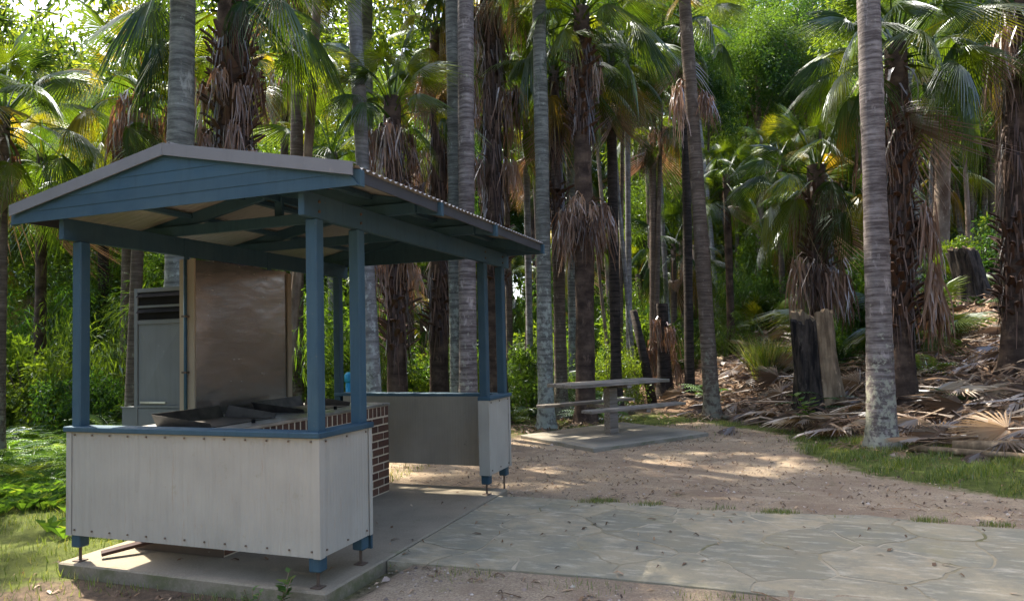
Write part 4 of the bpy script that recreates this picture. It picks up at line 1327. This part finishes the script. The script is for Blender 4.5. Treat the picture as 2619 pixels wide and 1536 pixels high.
for k in range(22):
    dep = rg.uniform(21, 34); lat = rg.uniform(-0.20, 0.45) * dep
    p = VIEW + HF * dep + HR * lat
    hgt = rg.uniform(2.2, 6.0)
    pr_ = palm(p.x, p.y, rg.uniform(-0.03, 0.03), rg.uniform(0.10, 0.17), gz(p.x, p.y) + hgt, FAR_LABEL, FAR_GROUP, rg.choice(('bark_brown', 'bark_dark', 'bark_shag')), n=rg.randint(16, 22), skirts=((gz(p.x, p.y) + hgt - 0.6, rg.randint(1, 4), 0, 360, 0.8),), seed=800 + k, yellow=rg.choice((0, 0, 1)), dead=1, size=rg.uniform(0.8, 1.05))
    name_spot(pr_, 'fan palm', 'palm tree', FAR_GROUP, 28, 'knee high' if hgt < 1 else ('low' if hgt < 4 else 'short'))
for k in range(34):
    dep = rg.uniform(19, 38); lat = rg.uniform(-0.12, 0.62) * dep
    p = VIEW + HF * dep + HR * lat
    if dep < 24 and 0.28 < lat / dep < 0.5: continue
    root = empty('sapling', (p.x, p.y, gz(p.x, p.y) - 0.1), 'thin bare trunk', 'tree', 'thin trunks in the forest')
    name_spot(root, 'thin bare trunk', 'tree', 'thin trunks in the forest', 28)
    hh_ = rg.uniform(9, 14); ln_ = rg.uniform(-0.07, 0.07)
    link('trunk', trunk_mesh('trunk', hh_, rg.uniform(0.05, 0.11), 0.04, (HR.x * ln_, HR.y * ln_), M[rg.choice(('bark_gum', 'bark_brown', 'bark_pale', 'bark_brown'))], 10, 0.6, False, 0.3, 900 + k, rg.uniform(-0.2, 0.2)), root)
    link('crown', rg.choice(TREE), root, (HR.x * ln_ * hh_, HR.y * ln_ * hh_, hh_), (0.2, 0.1, k), rg.uniform(0.7, 1.1))
for k in range(42):
    dep = rg.uniform(20, 34); lat = rg.uniform(-0.80, -0.30) * dep
    p = VIEW + HF * dep + HR * lat
    if p.x > -4.5 and p.y < 8: continue
    small_tree(p.x, p.y, rg.uniform(0.8, 2.1), 'leafy small tree', 'small trees in the thicket', TREE)
for k in range(64):
    dep = rg.uniform(30, 46); lat = rg.uniform(-0.50, 0.80) * dep
    p = VIEW + HF * dep + HR * lat
    if -0.25 < lat / dep < 0.36 and k % 5: continue
    small_tree(p.x, p.y, rg.uniform(1.0, 2.6), 'bushy small tree', 'small trees at the back of the forest', TREE if k % 2 else FINE)

for (x_, y_) in small_tree_spots:
    small_tree(x_, y_, rg.uniform(1.6, 2.2), 'bushy small tree', 'small trees on the near side of the clearing', TREE)
def fern_mesh(seed, nf=10, L=0.75):
    rg_ = random.Random(seed)
    V, F = [(0.0, 0.0, 0.0)], []
    for i in range(nf):
        az = i * 2.4 + rg_.uniform(-0.3, 0.3); e = rg_.uniform(0.5, 1.25); l = L * rg_.uniform(0.7, 1.1)
        n_ = 13
        pts = []
        for j in range(n_ + 1):
            f = j / n_
            rr = l * (f * math.cos(e) + 0.35 * f * f); z = l * (f * math.sin(e) - 0.62 * f * f * math.sin(e) ** 0.5)
            pts.append(Vector((rr * math.cos(az), rr * math.sin(az), z)))
        sd = Vector((-math.sin(az), math.cos(az), 0))
        prev = (0, 0)
        for j in range(1, n_ + 1):
            f = j / n_
            d = (pts[j] - pts[j - 1]).normalized()
            hw = 0.006 * (1.1 - f)
            a = len(V)
            V += [tuple(pts[j] - sd * hw), tuple(pts[j] + sd * hw)]
            F.append((prev[0], prev[1], a + 1, a) if j > 1 else (0, a + 1, a, a))
            prev = (a, a + 1)
            if j < 2: continue
            w = l * 0.24 * math.sin(min(1.0, (1.06 - f) * 1.6) * 1.4) * (0.4 if f < 0.2 else 1)
            for s in (-1, 1):
                b = pts[j]
                tip = b + sd * s * w + d * w * 0.45 - Vector((0, 0, w * 0.22))
                mid = b + sd * s * w * 0.5 + d * w * 0.15
                wd = l * 0.028
                k = len(V)
                V += [tuple(mid + d * wd), tuple(tip), tuple(mid - d * wd)]
                F.append((a if s < 0 else a + 1, k, k + 1, k + 2))
    T = []
    for f in F:
        T.append((f[0], f[1], f[2]))
        if f[3] != f[2]: T.append((f[0], f[2], f[3]))
    return V, T
FERN = [fern_mesh(i) for i in range(3)]
FERN_ME = [tri_mesh('fern_fronds', v, f, M['fern']) for v, f in FERN]
FL, FG = 'green arching fern on the forest floor', 'ferns on the forest floor'
k = 0
while k < 110:
    dep = rg.uniform(12, 27); lat = rg.uniform(-0.75, 0.62) * dep
    p = VIEW + HF * dep + HR * lat
    b = float(bank(p.x, p.y))
    if (inside(GRAVEL, np.array(p.x), np.array(p.y)) > -0.8): continue
    if p.x > -3 and p.y < 8.6: continue
    if -3 < b < 1.2 and p.x > 3: continue
    k += 1
    f_ = link('fern', rg.choice(FERN_ME), None, (p.x, p.y, gz(p.x, p.y)), (rg.uniform(-0.15, 0.15), rg.uniform(-0.15, 0.15), rg.uniform(0, 6.28)), rg.uniform(0.8, 1.9))
    name_spot(f_, 'green arching fern', 'fern', FG, 19, 'big' if f_.scale[0] > 1.35 else 'small')

for k in range(26):
    x, y = rg.uniform(5.5, 13), rg.uniform(9.5, 20)
    s_ = float(bank(x, y))
    if not 2.2 < s_ < 9: continue
    f_ = link('fern', rg.choice(FERN_ME), None, (x, y, gz(x, y)), (rg.uniform(-0.15, 0.15), rg.uniform(-0.15, 0.15), rg.uniform(0, 6.28)), rg.uniform(0.5, 1.1))
    name_spot(f_, 'green fern among fallen fronds', 'fern', FG, 17)
# ------------------------------------------------------------------ merged covers (nobody could count these)
def replicate(templ, P, rz, sc, tilt=None):
    V, F = np.asarray(templ[0], float), np.asarray(templ[1], int)
    n = len(P)
    c, s = np.cos(rz), np.sin(rz)
    A = V[None] * (sc[:, None, None] if sc.ndim == 1 else sc[:, None, :])
    x = A[..., 0] * c[:, None] - A[..., 1] * s[:, None]
    y = A[..., 0] * s[:, None] + A[..., 1] * c[:, None]
    z = A[..., 2].copy()
    if tilt is not None:
        x += z * tilt[:, 0:1]; y += z * tilt[:, 1:2]
    O_ = np.stack([x, y, z], -1) + P[:, None, :]
    FF = F[None] + (np.arange(n) * len(V))[:, None, None]
    return O_.reshape(-1, 3), FF.reshape(-1, F.shape[1])
def joined(name, parts, mat):
    V, F, o = [], [], 0
    for v, f in parts:
        V.append(v); F.append(f + o); o += len(v)
    return link(name, tri_mesh(name, np.concatenate(V), np.concatenate(F), mat), kind='stuff')
def scatter(n, x0, x1, y0, y1, keep):
    P = np.stack([RNG.uniform(x0, x1, n), RNG.uniform(y0, y1, n)], -1)
    return P[RNG.random(n) < keep(P[:, 0], P[:, 1])]
def put(P, dz=0.0):
    return np.stack([P[:, 0], P[:, 1], hill(P[:, 0], P[:, 1]) + dz], -1)
def clear_of(X, Y):
    """1 away from the slabs and the path"""
    a = ((X > -0.16) & (X < 2.42) & (Y > -0.11) & (Y < 3.48)) | ((X > 2.2) & (Y > 0.70) & (Y < 3.2))
    b = inside(np.array(ts, float), X, Y) > -0.02
    return ~(a | b)
def patch(X, Y, f=1.0, ph=0.0):
    return 0.5 + 0.25 * np.sin(X * 1.7 * f + 1.1 + ph) * np.cos(Y * 2.1 * f - 0.4) + 0.25 * np.sin(X * 4.3 * f - Y * 3.1 * f + ph)
blade = ([(-0.05, 0, 0), (0.05, 0, 0), (0.035, 0.10, 0.55), (-0.035, 0.10, 0.55), (0, 0.32, 1.0)], [(0, 1, 2, 2), (0, 2, 3, 3), (3, 2, 4, 4)])
blade = (blade[0], [(0, 1, 2), (0, 2, 3), (3, 2, 4)])
def grass_at(P, h):
    n = len(P)
    return replicate(blade, put(P, -0.005), RNG.uniform(0, 6.28, n), np.stack([h * 0.9, h, h], -1) * RNG.uniform(0.5, 1.25, n)[:, None], RNG.normal(0, 0.25, (n, 2)))
def verge(X, Y):
    s = bank(X, Y); d = inside(GRAVEL, X, Y)
    return np.clip(0.45 - d * 3.2, 0, 1) * (s < 0.25) * (s > -4) * (X > 5.4) * np.clip(patch(X, Y, 1.5) * 2.6 - 0.9, 0.06, 1) * np.clip(2.2 - np.hypot(X - 7.3, Y - 7.0) * 0.75, 0.12, 1) * clear_of(X, Y)
P1 = scatter(90000, 5.2, 11, 2.0, 10.8, verge)
def leftg(X, Y):
    return (X < 0.6) * clear_of(X, Y) * np.clip(patch(X, Y, 0.9) * 1.3 - 0.1, 0.05, 1) * np.clip((8 - Y) / 4, 0, 1) * np.clip(0.55 + Y * 0.4, 0.3, 1)
P2 = scatter(60000, -7, 0.6, -1.6, 7.5, leftg)
def frontg(X, Y):
    d = np.minimum(np.abs(Y - 0.66), np.abs(Y + 0.14) + (X > 2.4) * 2)
    return clear_of(X, Y) * np.clip(0.55 - d * 2.2, 0.0, 1) * np.clip(patch(X, Y, 1.6, 2) * 2.4 - 0.7, 0, 1)
P3 = scatter(40000, 0.2, 8.5, -0.9, 0.75, frontg)
def backg(X, Y):
    return clear_of(X, Y) * np.clip(0.75 - np.abs(Y - 11.3 - 0.1 * X) * 0.45, 0.03, 1) * np.clip(patch(X, Y, 1.2) * 2 - 0.6, 0, 1) * (bank(X, Y) < 0.6)
P4 = scatter(50000, -2, 6.2, 8.5, 13.5, backg)
def pathg(X, Y):
    return (np.abs(Y - 3.14 + 0.02 * (X - 2.4)) < 0.10) * np.clip(patch(X, Y, 2.4, 1) * 3 - 1.6, 0, 1)
P5 = scatter(20000, 2.5, 9, 3.0, 3.35, pathg)
hh = lambda n, a: np.full(n, a)
joined('grass', [grass_at(P1, hh(len(P1), 0.10)), grass_at(P2, hh(len(P2), 0.075)), grass_at(P3, hh(len(P3), 0.05)), grass_at(P4, hh(len(P4), 0.07)), grass_at(P5, hh(len(P5), 0.05))], M['grass'])

# broad ground cover left of the shelter
lf = ([(0, 0, 0), (0.2, 0.35, 0.5), (0, 0.75, 0.62), (-0.2, 0.35, 0.5)], [(0, 1, 2), (0, 2, 3)])
lf3 = []
for a in range(5):
    c_, s_ = math.cos(a * 1.2566), math.sin(a * 1.2566)
    lf3 += [(x * c_ - y * s_, x * s_ + y * c_, z) for x, y, z in lf[0]]
sprig = (lf3, [tuple(i + 4 * a for i in f) for a in range(5) for f in lf[1]])
def coverk(X, Y):
    return (X < -0.35) * clear_of(X, Y) * np.clip((Y - 0.6) / 1.4, 0, 1) * np.clip(patch(X, Y, 0.7, 1) * 1.6 - 0.15, 0.1, 1)
Pc = scatter(16000, -13, -0.3, 0.3, 13, coverk)
nfc = scatter(1500, -16, -1.5, 2.5, 18, lambda X, Y: clear_of(X, Y) * (X < -1.5 - (Y > 8) * 1.5))
joined('ground_cover', [replicate(sprig, put(Pc, -0.01), RNG.uniform(0, 6.28, len(Pc)), RNG.uniform(0.09, 0.24, len(Pc)), RNG.normal(0, 0.2, (len(Pc), 2))),
                        replicate(FERN[0], put(nfc), RNG.uniform(0, 6.28, len(nfc)), RNG.uniform(0.45, 0.95, len(nfc)))], M['cover'])

# far wood behind everything that can be told apart
n = 95000
dep = RNG.uniform(40, 62, n); lat = RNG.uniform(-1.05, 1.05, n) * dep
PX = VIEW.x + HF.x * dep + HR.x * lat; PY = VIEW.y + HF.y * dep + HR.y * lat
zz = RNG.random(n) ** 1.1 * 25
keep = RNG.random(n) < np.clip(0.30 + 0.8 * np.sin(lat * 0.5 + zz * 0.4) * np.cos(zz * 0.7 + lat * 0.23) + 0.35, 0.10, 1)
PX, PY, zz = PX[keep], PY[keep], zz[keep]
bits = []
star = ([(0, 0, 0), (0.16, 0.45, 0.1), (0, 1, -0.1), (-0.16, 0.45, 0.1)], [(0, 1, 2), (0, 2, 3)])
st3 = []
for a in range(4):
    c_, s_ = math.cos(a * 1.57), math.sin(a * 1.57)
    st3 += [(x * c_ - y * s_, z * 1.5 + 0.3 * math.sin(a * 2), x * s_ + y * c_) for x, y, z in star[0]]
star4 = (st3, [tuple(i + 4 * a for i in f) for a in range(4) for f in star[1]])
m_ = len(PX)
joined('far_wood', [replicate(star4, np.stack([PX, PY, hill(PX, PY) + zz], -1), RNG.uniform(0, 6.28, m_), RNG.uniform(0.4, 0.95, m_), RNG.normal(0, 0.4, (m_, 2)))], M['woods'])

# leaf litter on the bank and scraps on the clearing
strip = ([(-0.022, 0, 0), (0.022, 0, 0.012), (0.035, 0.5, 0.06), (-0.005, 0.5, 0.045), (0.06, 1.0, -0.01)], [(0, 1, 2), (0, 2, 3), (3, 2, 4)])
def litk(X, Y):
    s = bank(X, Y)
    return np.clip(s * 2 + 0.3, 0, 1) * np.clip(1.35 - s * 0.055, 0.2, 1) * (X > 3.6)
Pl = scatter(17000, 3.5, 19, 6, 24, litk)
nl = len(Pl)
parts = [replicate(strip, put(Pl, 0.0) + np.stack([np.zeros(nl), np.zeros(nl), RNG.uniform(0.0, 0.13, nl)], -1), RNG.normal(0.9, 1.1, nl), np.stack([RNG.uniform(0.3, 1.1, nl), RNG.lognormal(-1.0, 0.55, nl), RNG.uniform(0.3, 2.6, nl)], -1))]
foot = np.array([(0.91, 9.72), (1.47, 10.78), (4.04, 12.15), (6.88, 8.18), (0.68, 11.66), (1.57, 13.58), (6.22, 11.75), (3.22, 15.25)])
Pq = np.concatenate([f + RNG.normal(0, 0.42, (130, 2)) for f in foot])
nq = len(Pq)
parts.append(replicate(strip, put(Pq, 0.006), RNG.uniform(0, 6.28, nq), np.stack([RNG.uniform(0.2, 0.9, nq), RNG.lognormal(-1.8, 0.5, nq), RNG.uniform(0.2, 1.4, nq)], -1)))
def forest(X, Y):
    return clear_of(X, Y) * (inside(GRAVEL, X, Y) < -0.3) * 0.5
Pf = scatter(9000, -14, 6, 11.5, 28, forest)
nf = len(Pf)
parts.append(replicate(strip, put(Pf, 0.01), RNG.uniform(0, 6.28, nf), np.stack([RNG.uniform(0.6, 1.6, nf), RNG.uniform(0.15, 0.5, nf), RNG.uniform(0.2, 1.0, nf)], -1)))
def gravl(X, Y):
    return clear_of(X, Y) * np.clip(0.10 + patch(X, Y, 0.8, 3) * 0.5, 0, 1)
Ptw = scatter(700, -0.5, 10, -1.2, 11, gravl)
parts.append(replicate(strip, put(Ptw, 0.004), RNG.uniform(0, 6.28, len(Ptw)), np.stack([RNG.uniform(0.12, 0.3, len(Ptw)), RNG.uniform(0.12, 0.45, len(Ptw)), RNG.uniform(0.1, 0.4, len(Ptw))], -1)))
Pg = scatter(11000, -0.5, 10, -1.2, 11, gravl)
ng = len(Pg)
parts.append(replicate(strip, put(Pg, 0.004), RNG.uniform(0, 6.28, ng), np.stack([RNG.uniform(0.15, 0.6, ng), RNG.uniform(0.03, 0.11, ng), RNG.uniform(0.1, 0.5, ng)], -1)))
Pp = scatter(260, -0.1, 9, 0, 3.3, lambda X, Y: ((X < 2.35) * 0.6 + (X >= 2.35) * (Y > 0.75) * (Y < 3.1) * 0.7))
npp = len(Pp)
parts.append(replicate(strip, np.stack([Pp[:, 0], Pp[:, 1], np.where(Pp[:, 0] < 2.38, 0.003, -0.006)], -1), RNG.uniform(0, 6.28, npp), np.stack([RNG.uniform(0.15, 0.7, npp), RNG.uniform(0.03, 0.09, npp), RNG.uniform(0.1, 0.4, npp)], -1)))
joined('leaf_litter', parts, M['scrap'])
peb = ([(-.5, -.4, 0), (.5, -.35, 0), (.4, .5, 0), (-.45, .4, 0), (-.1, -.05, .42), (.2, .15, .38)], [(0, 1, 4), (1, 5, 4), (1, 2, 5), (2, 3, 5), (3, 4, 5), (3, 0, 4)])
Pb = scatter(26000, -0.5, 10, -1.4, 9.5, lambda X, Y: clear_of(X, Y) * (inside(GRAVEL, X, Y) > 0.05) * np.clip(1.1 - np.hypot(X - 5, Y + 1) * 0.07, 0.1, 1))
nb = len(Pb)
joined('gravel', [replicate(peb, put(Pb, -0.003), RNG.uniform(0, 6.28, nb), RNG.lognormal(-4.4, 0.5, nb))], M['pebble'])

# ------------------------------------------------------------------ fallen palm leaves, stumps, logs
FLG = 'fallen fronds heaped on the bank'
k = 0
while k < 298:
    x, y = rg.uniform(3.8, 14.5), rg.uniform(7.2, 20)
    s = float(bank(x, y))
    if not (0.05 < s < 7.5) or rg.random() > (1.25 - s * 0.13): continue
    if math.hypot(x - 6.88, y - 8.18) < 0.8 or math.hypot(x - 6.39, y - 11.86) < 0.5: continue
    k += 1
    e = 0.15
    nx_, ny_ = (gz(x + e, y) - gz(x - e, y)) / (2 * e), (gz(x, y + e) - gz(x, y - e)) / (2 * e)
    nrm = Vector((-nx_, -ny_, 1)).normalized()
    qd = Vector((0, 0, 1)).rotation_difference(nrm)
    rot = qd.to_matrix() @ Matrix.Rotation(rg.gauss(2.7, 1.0), 3, 'Z') @ Matrix.Rotation(rg.uniform(-0.22, 0.10), 3, 'Y') @ Matrix.Rotation(rg.uniform(-0.5, 0.5), 3, 'X')
    o_ = link('fallen_frond', rg.choice(FALLEN), None, (x, y, gz(x, y) + rg.uniform(0.06, 0.30)), rot.to_euler(), rg.uniform(0.8, 1.3))
    ph_ = where(x, y)[0] or 'at the far right'
    tag(o_, 'dry fan leaf ' + ('under the bank ' if s < 1.2 else ('low down ' if s < 3 else 'higher up ')) + ph_, 'fallen frond', FLG)
big = link('fallen_frond', FALLEN[1], None, (7.35, 8.25, 0.05), (0.1, -0.12, R(-28)), 1.15)
tag(big, 'large straw coloured fan leaf spread at the foot of the bank beside the fallen log', 'fallen frond')
big2 = link('fallen_frond', FALLEN[5], None, (8.9, 8.3, 0.12), (0.2, -0.10, R(200)), 1.3)
tag(big2, 'long dry frond drooping over the fallen palm log', 'fallen frond')
lg = MB().tube([(7.75, 7.75, 0.02), (8.6, 7.45, 0.06), (9.9, 7.0, 0.13)], [0.085, 0.095, 0.10], 12).part('fallen_log', M['stump'], None, 0, True)
tag(lg, 'grey palm log lying along the foot of the bank under dry fronds', 'log')
lg2 = MB().tube([(7.2, 7.85, -0.04), (8.2, 7.3, -0.03), (9.6, 6.7, -0.02)], [0.05, 0.055, 0.06], 10).part('fallen_log', M['stump'], None, 0, True)
tag(lg2, 'thin brown log on the grass in front of the grey palm log', 'log')
ed = MB().tube([(4.25, 12.02, -0.07), (5.2, 11.45, -0.06), (6.15, 10.75, -0.07)], [0.07, 0.07, 0.065], 10).part('edging_log', M['bark_brown'], None, 0, True)
tag(ed, 'mossy log edging the clearing between the leaning palm and the stump', 'log')
ed2 = MB().tube([(-1.2, 11.2, -0.04), (0.5, 12.3, -0.02), (2.2, 12.6, 0.0)], [0.09, 0.09, 0.08], 10).part('edging_log', M['bark_brown'], None, 0, True)
tag(ed2, 'dark log lying along the back of the clearing behind the table', 'log')

def stump(x, y, z, r0, r1, h, lean, label, burnt_arc, seed):
    rg_ = random.Random(seed)
    root = empty('stump', (x, y, z), label, 'stump')
    def shell(a0, a1, mat, name, hh):
        n_, m_ = 26, 14
        V, F = [], []
        for i in range(m_ + 1):
            f = i / m_
            for j in range(n_ + 1):
                a = a0 + (a1 - a0) * j / n_
                top = hh * (1 + 0.02 * math.sin(a * 2 + seed) + 0.02 * math.sin(a * 7 + 1) + 0.016 * math.sin(a * 13) + 0.012 * math.sin(a * 29))
                rr = (r0 + (r1 - r0) * f) * (1 + 0.30 * math.exp(-f * 6) + 0.28 * math.exp(-f * 16) * (0.5 + math.sin(a * 5 + seed))) * (1 + 0.06 * math.sin(a * 4 + f * 3 + seed) + 0.035 * math.sin(a * 9 - f * 5) + 0.02 * math.sin(a * 17 + f * 2))
                zz_ = top * f
                V.append((rr * math.cos(a) + lean[0] * zz_, rr * math.sin(a) + lean[1] * zz_, zz_))
        w = n_ + 1
        k0 = len(V)
        V += [(p[0] * 0.72 + lean[0] * p[2] * 0.28, p[1] * 0.72 + lean[1] * p[2] * 0.28, p[2] - (0.02 if i >= m_ * w else 0)) for i, p in enumerate(V)]
        for i in range(m_):
            for j in range(n_):
                F.append((i * w + j, i * w + j + 1, (i + 1) * w + j + 1, (i + 1) * w + j))
                F.append((k0 + i * w + j + 1, k0 + i * w + j, k0 + (i + 1) * w + j, k0 + (i + 1) * w + j + 1))
        for j in range(n_):
            F.append((m_ * w + j, m_ * w + j + 1, k0 + m_ * w + j + 1, k0 + m_ * w + j))
        for i in range(m_):
            for jj, fl in ((0, 1), (n_, 0)):
                q_ = (i * w + jj, (i + 1) * w + jj, k0 + (i + 1) * w + jj, k0 + i * w + jj)
                F.append(q_ if fl else q_[::-1])
        link(name, tri_mesh(name, V, F, mat, False), root)
    a0, a1 = burnt_arc
    shell(a0, a1, M['char'], 'charred_side', h * 0.93)
    shell(a1 + 0.02, a0 + 2 * math.pi - 0.02, M['stump'], 'grey_side', h)
    return root
face_cam = YAW - math.pi / 2
stump(6.22, 11.75, 0.0, 0.46, 0.41, 2.15, (-0.05, -0.02), 'tall hollow stump, charred black on one side and grey on the other', (face_cam - 2.0, face_cam - 0.22), 3)
stump(10.75, 18.5, 2.35, 0.42, 0.37, 1.7, (-0.22, 0.0), 'leaning dark burnt stump far up the slope', (face_cam - 2.5, face_cam + 1.4), 5)

# gum trees far up the slope
def gum(x, y, r, h, lean, label, seed):
    root = empty('gum_tree', (x, y, gz(x, y) - 0.1), label, 'tree', 'gum trees up the slope')
    name_spot(root, label, 'tree', 'gum trees up the slope', 36) if seed >= 20 else None
    link('trunk', trunk_mesh('trunk', h, r, r * 0.55, (HR.x * lean, HR.y * lean), M['bark_gum'], 12, 0.5, False, 0.3, seed, 0.15), root)
    rg_ = random.Random(seed)
    for i in range(4):
        a = rg_.uniform(0, 6.28); z = h * rg_.uniform(0.72, 1.0)
        mb = MB().tube([(HR.x * lean * z * 0.85, HR.y * lean * z * 0.85, z * 0.8), (HR.x * lean * z + 0.8 * math.cos(a), HR.y * lean * z + 0.8 * math.sin(a), z)], [r * 0.3, r * 0.15], 6, False)
        mb.part('limb', M['bark_gum'], root, 0, True)
        link('crown', rg_.choice(TREE), root, (HR.x * lean * z + 1.3 * math.cos(a), HR.y * lean * z + 1.3 * math.sin(a), z + 0.5), (0.3, 0.2, a), rg_.uniform(0.9, 1.4))
gum(10.71, 23.31, 0.30, 10, 0.059, 'broad brown gum trunk beyond the burnt stump', 1)
gum(12.71, 24.04, 0.15, 11, 0.02, 'thin pale gum trunk at the top of the slope', 2)
gum(11.5, 22.6, 0.09, 9, -0.02, 'thin orange sapling trunk beside the broad gum', 3)
root = empty('gum_tree', (-3.8, 7.3, -0.1), 'slim gum tree behind the shelter roof, its high crown added to shade the path', 'tree', 'gum trees up the slope')
link('trunk', trunk_mesh('trunk', 15.0, 0.10, 0.07, (0.10, -0.03), M['bark_gum'], 12, 0.5, False, 0.3, 9, 0.25), root)
for k in range(30):  # unseen crown, added and shifted sideways to block sun from the path
    a = rg.uniform(0, 6.28); rr = rg.uniform(0.5, 5.2)
    cx_, cy_, cz_ = 3.0 + rr * math.cos(a), -2.4 + rr * math.sin(a), rg.uniform(12.5, 16.0)
    MB().tube([(1.0, -0.3, 10.5), (0.5 * (1.3 + cx_), 0.5 * (cy_ - 0.4), cz_ - 1.2), (cx_, cy_, cz_)], [0.05, 0.035, 0.02], 6, False).part('limb', M['bark_gum'], root, 0, True)
    link('crown', rg.choice(TREE), root, (cx_, cy_, cz_ + 0.2), (rg.uniform(-.4, .4), rg.uniform(-.4, .4), a), rg.uniform(0.6, 0.95))
for k in range(18):
    dep = rg.uniform(26, 46); lat = rg.uniform(-0.3, 0.75) * dep
    p = VIEW + HF * dep + HR * lat
    gum(p.x, p.y, rg.uniform(0.08, 0.2), rg.uniform(10, 16), rg.uniform(-0.06, 0.06), 'slim gum tree', 20 + k)

# tussocks, weeds and fallen bits that stand alone
def tuft(x, y, s, n_, label, name='tussock', mat='grass', seed=0):
    rs = np.random.default_rng(seed)
    P = np.zeros((n_, 3)); P[:, :2] = rs.normal(0, 0.10, (n_, 2))
    v, f = replicate(blade, P, rs.uniform(0, 6.28, n_), np.stack([np.full(n_, 0.35), np.full(n_, 0.9), np.full(n_, 1.0)], -1) * rs.uniform(0.5, 1.1, n_)[:, None] * s, rs.normal(0, 0.35, (n_, 2)))
    o_ = link(name, tri_mesh(name, v, f, M[mat]), None, (x, y, gz(x, y) - 0.01))
    return tag(o_, label, 'grass tuft')
tuft(5.2, 15.3, 1.15, 620, 'bright green grass tussock on the bank left of the hollow stump', seed=1)
tuft(5.0, 16.4, 0.8, 300, 'green grass tussock in the shade above the dead fronds', seed=2)
def weed(x, y, z, s, label, seed):
    rg_ = random.Random(seed); V, F = [], []
    root = empty('weed', (x, y, z), label, 'weed')
    mb = MB()
    for i in range(5):
        a = rg_.uniform(0, 6.28); L = s * rg_.uniform(0.6, 1.0)
        e = Vector((math.cos(a) * 0.45, math.sin(a) * 0.45, 1)).normalized() * L
        mb.tube([(0, 0, 0), tuple(e * 0.5), tuple(e)], 0.003, 5, False)
        for j in range(6):
            f = 0.4 + 0.12 * j
            b = e * f; aa = rg_.uniform(0, 6.28)
            o_ = Vector((math.cos(aa), math.sin(aa), 0.3)); sd = Vector((-math.sin(aa), math.cos(aa), 0))
            l_ = s * 0.28; k = len(V)
            V += [tuple(b), tuple(b + o_ * l_ * 0.5 + sd * l_ * 0.28), tuple(b + o_ * l_), tuple(b + o_ * l_ * 0.5 - sd * l_ * 0.28)]
            F.append((k, k + 1, k + 2, k + 3))
    mb.part('stem', M['stump'], root)
    link('leaves', tri_mesh('weed_leaves', V, F, M['cover']), root)
weed(2.12, -0.24, -0.1, 0.26, 'small leafy green weed at the front corner of the shelter slab', 1)
weed(2.0, -0.33, -0.1, 0.18, 'tiny weed in front of the shelter slab corner', 2)
weed(5.95, 10.3, -0.1, 0.75, 'leafy seedling beside the base of the hollow stump', 3)
weed(9.3, 9.2, 0.25, 0.8, 'leafy green seedling growing through the dead fronds', 4)
pk = MB().box(-0.28, 0.28, -0.035, 0.035, -0.014, 0.014).part('plank', painted('red_brown_timber', (0.05, 0.026, 0.022), 0.8), None, 0.004)
pk.location = (0.30, 0.30, 0.075); pk.rotation_euler = (0.15, -0.12, R(52))
tag(pk, 'dark reddish plank lying under the front panel of the shelter', 'plank')
fb = link('fallen_frond', BROWNFAN[0], None, (-1.55, 0.25, 0.02), (0.9, 0.5, R(15)), 0.42)
tag(fb, 'curled reddish brown leaf on the grass left of the shelter', 'fallen frond')
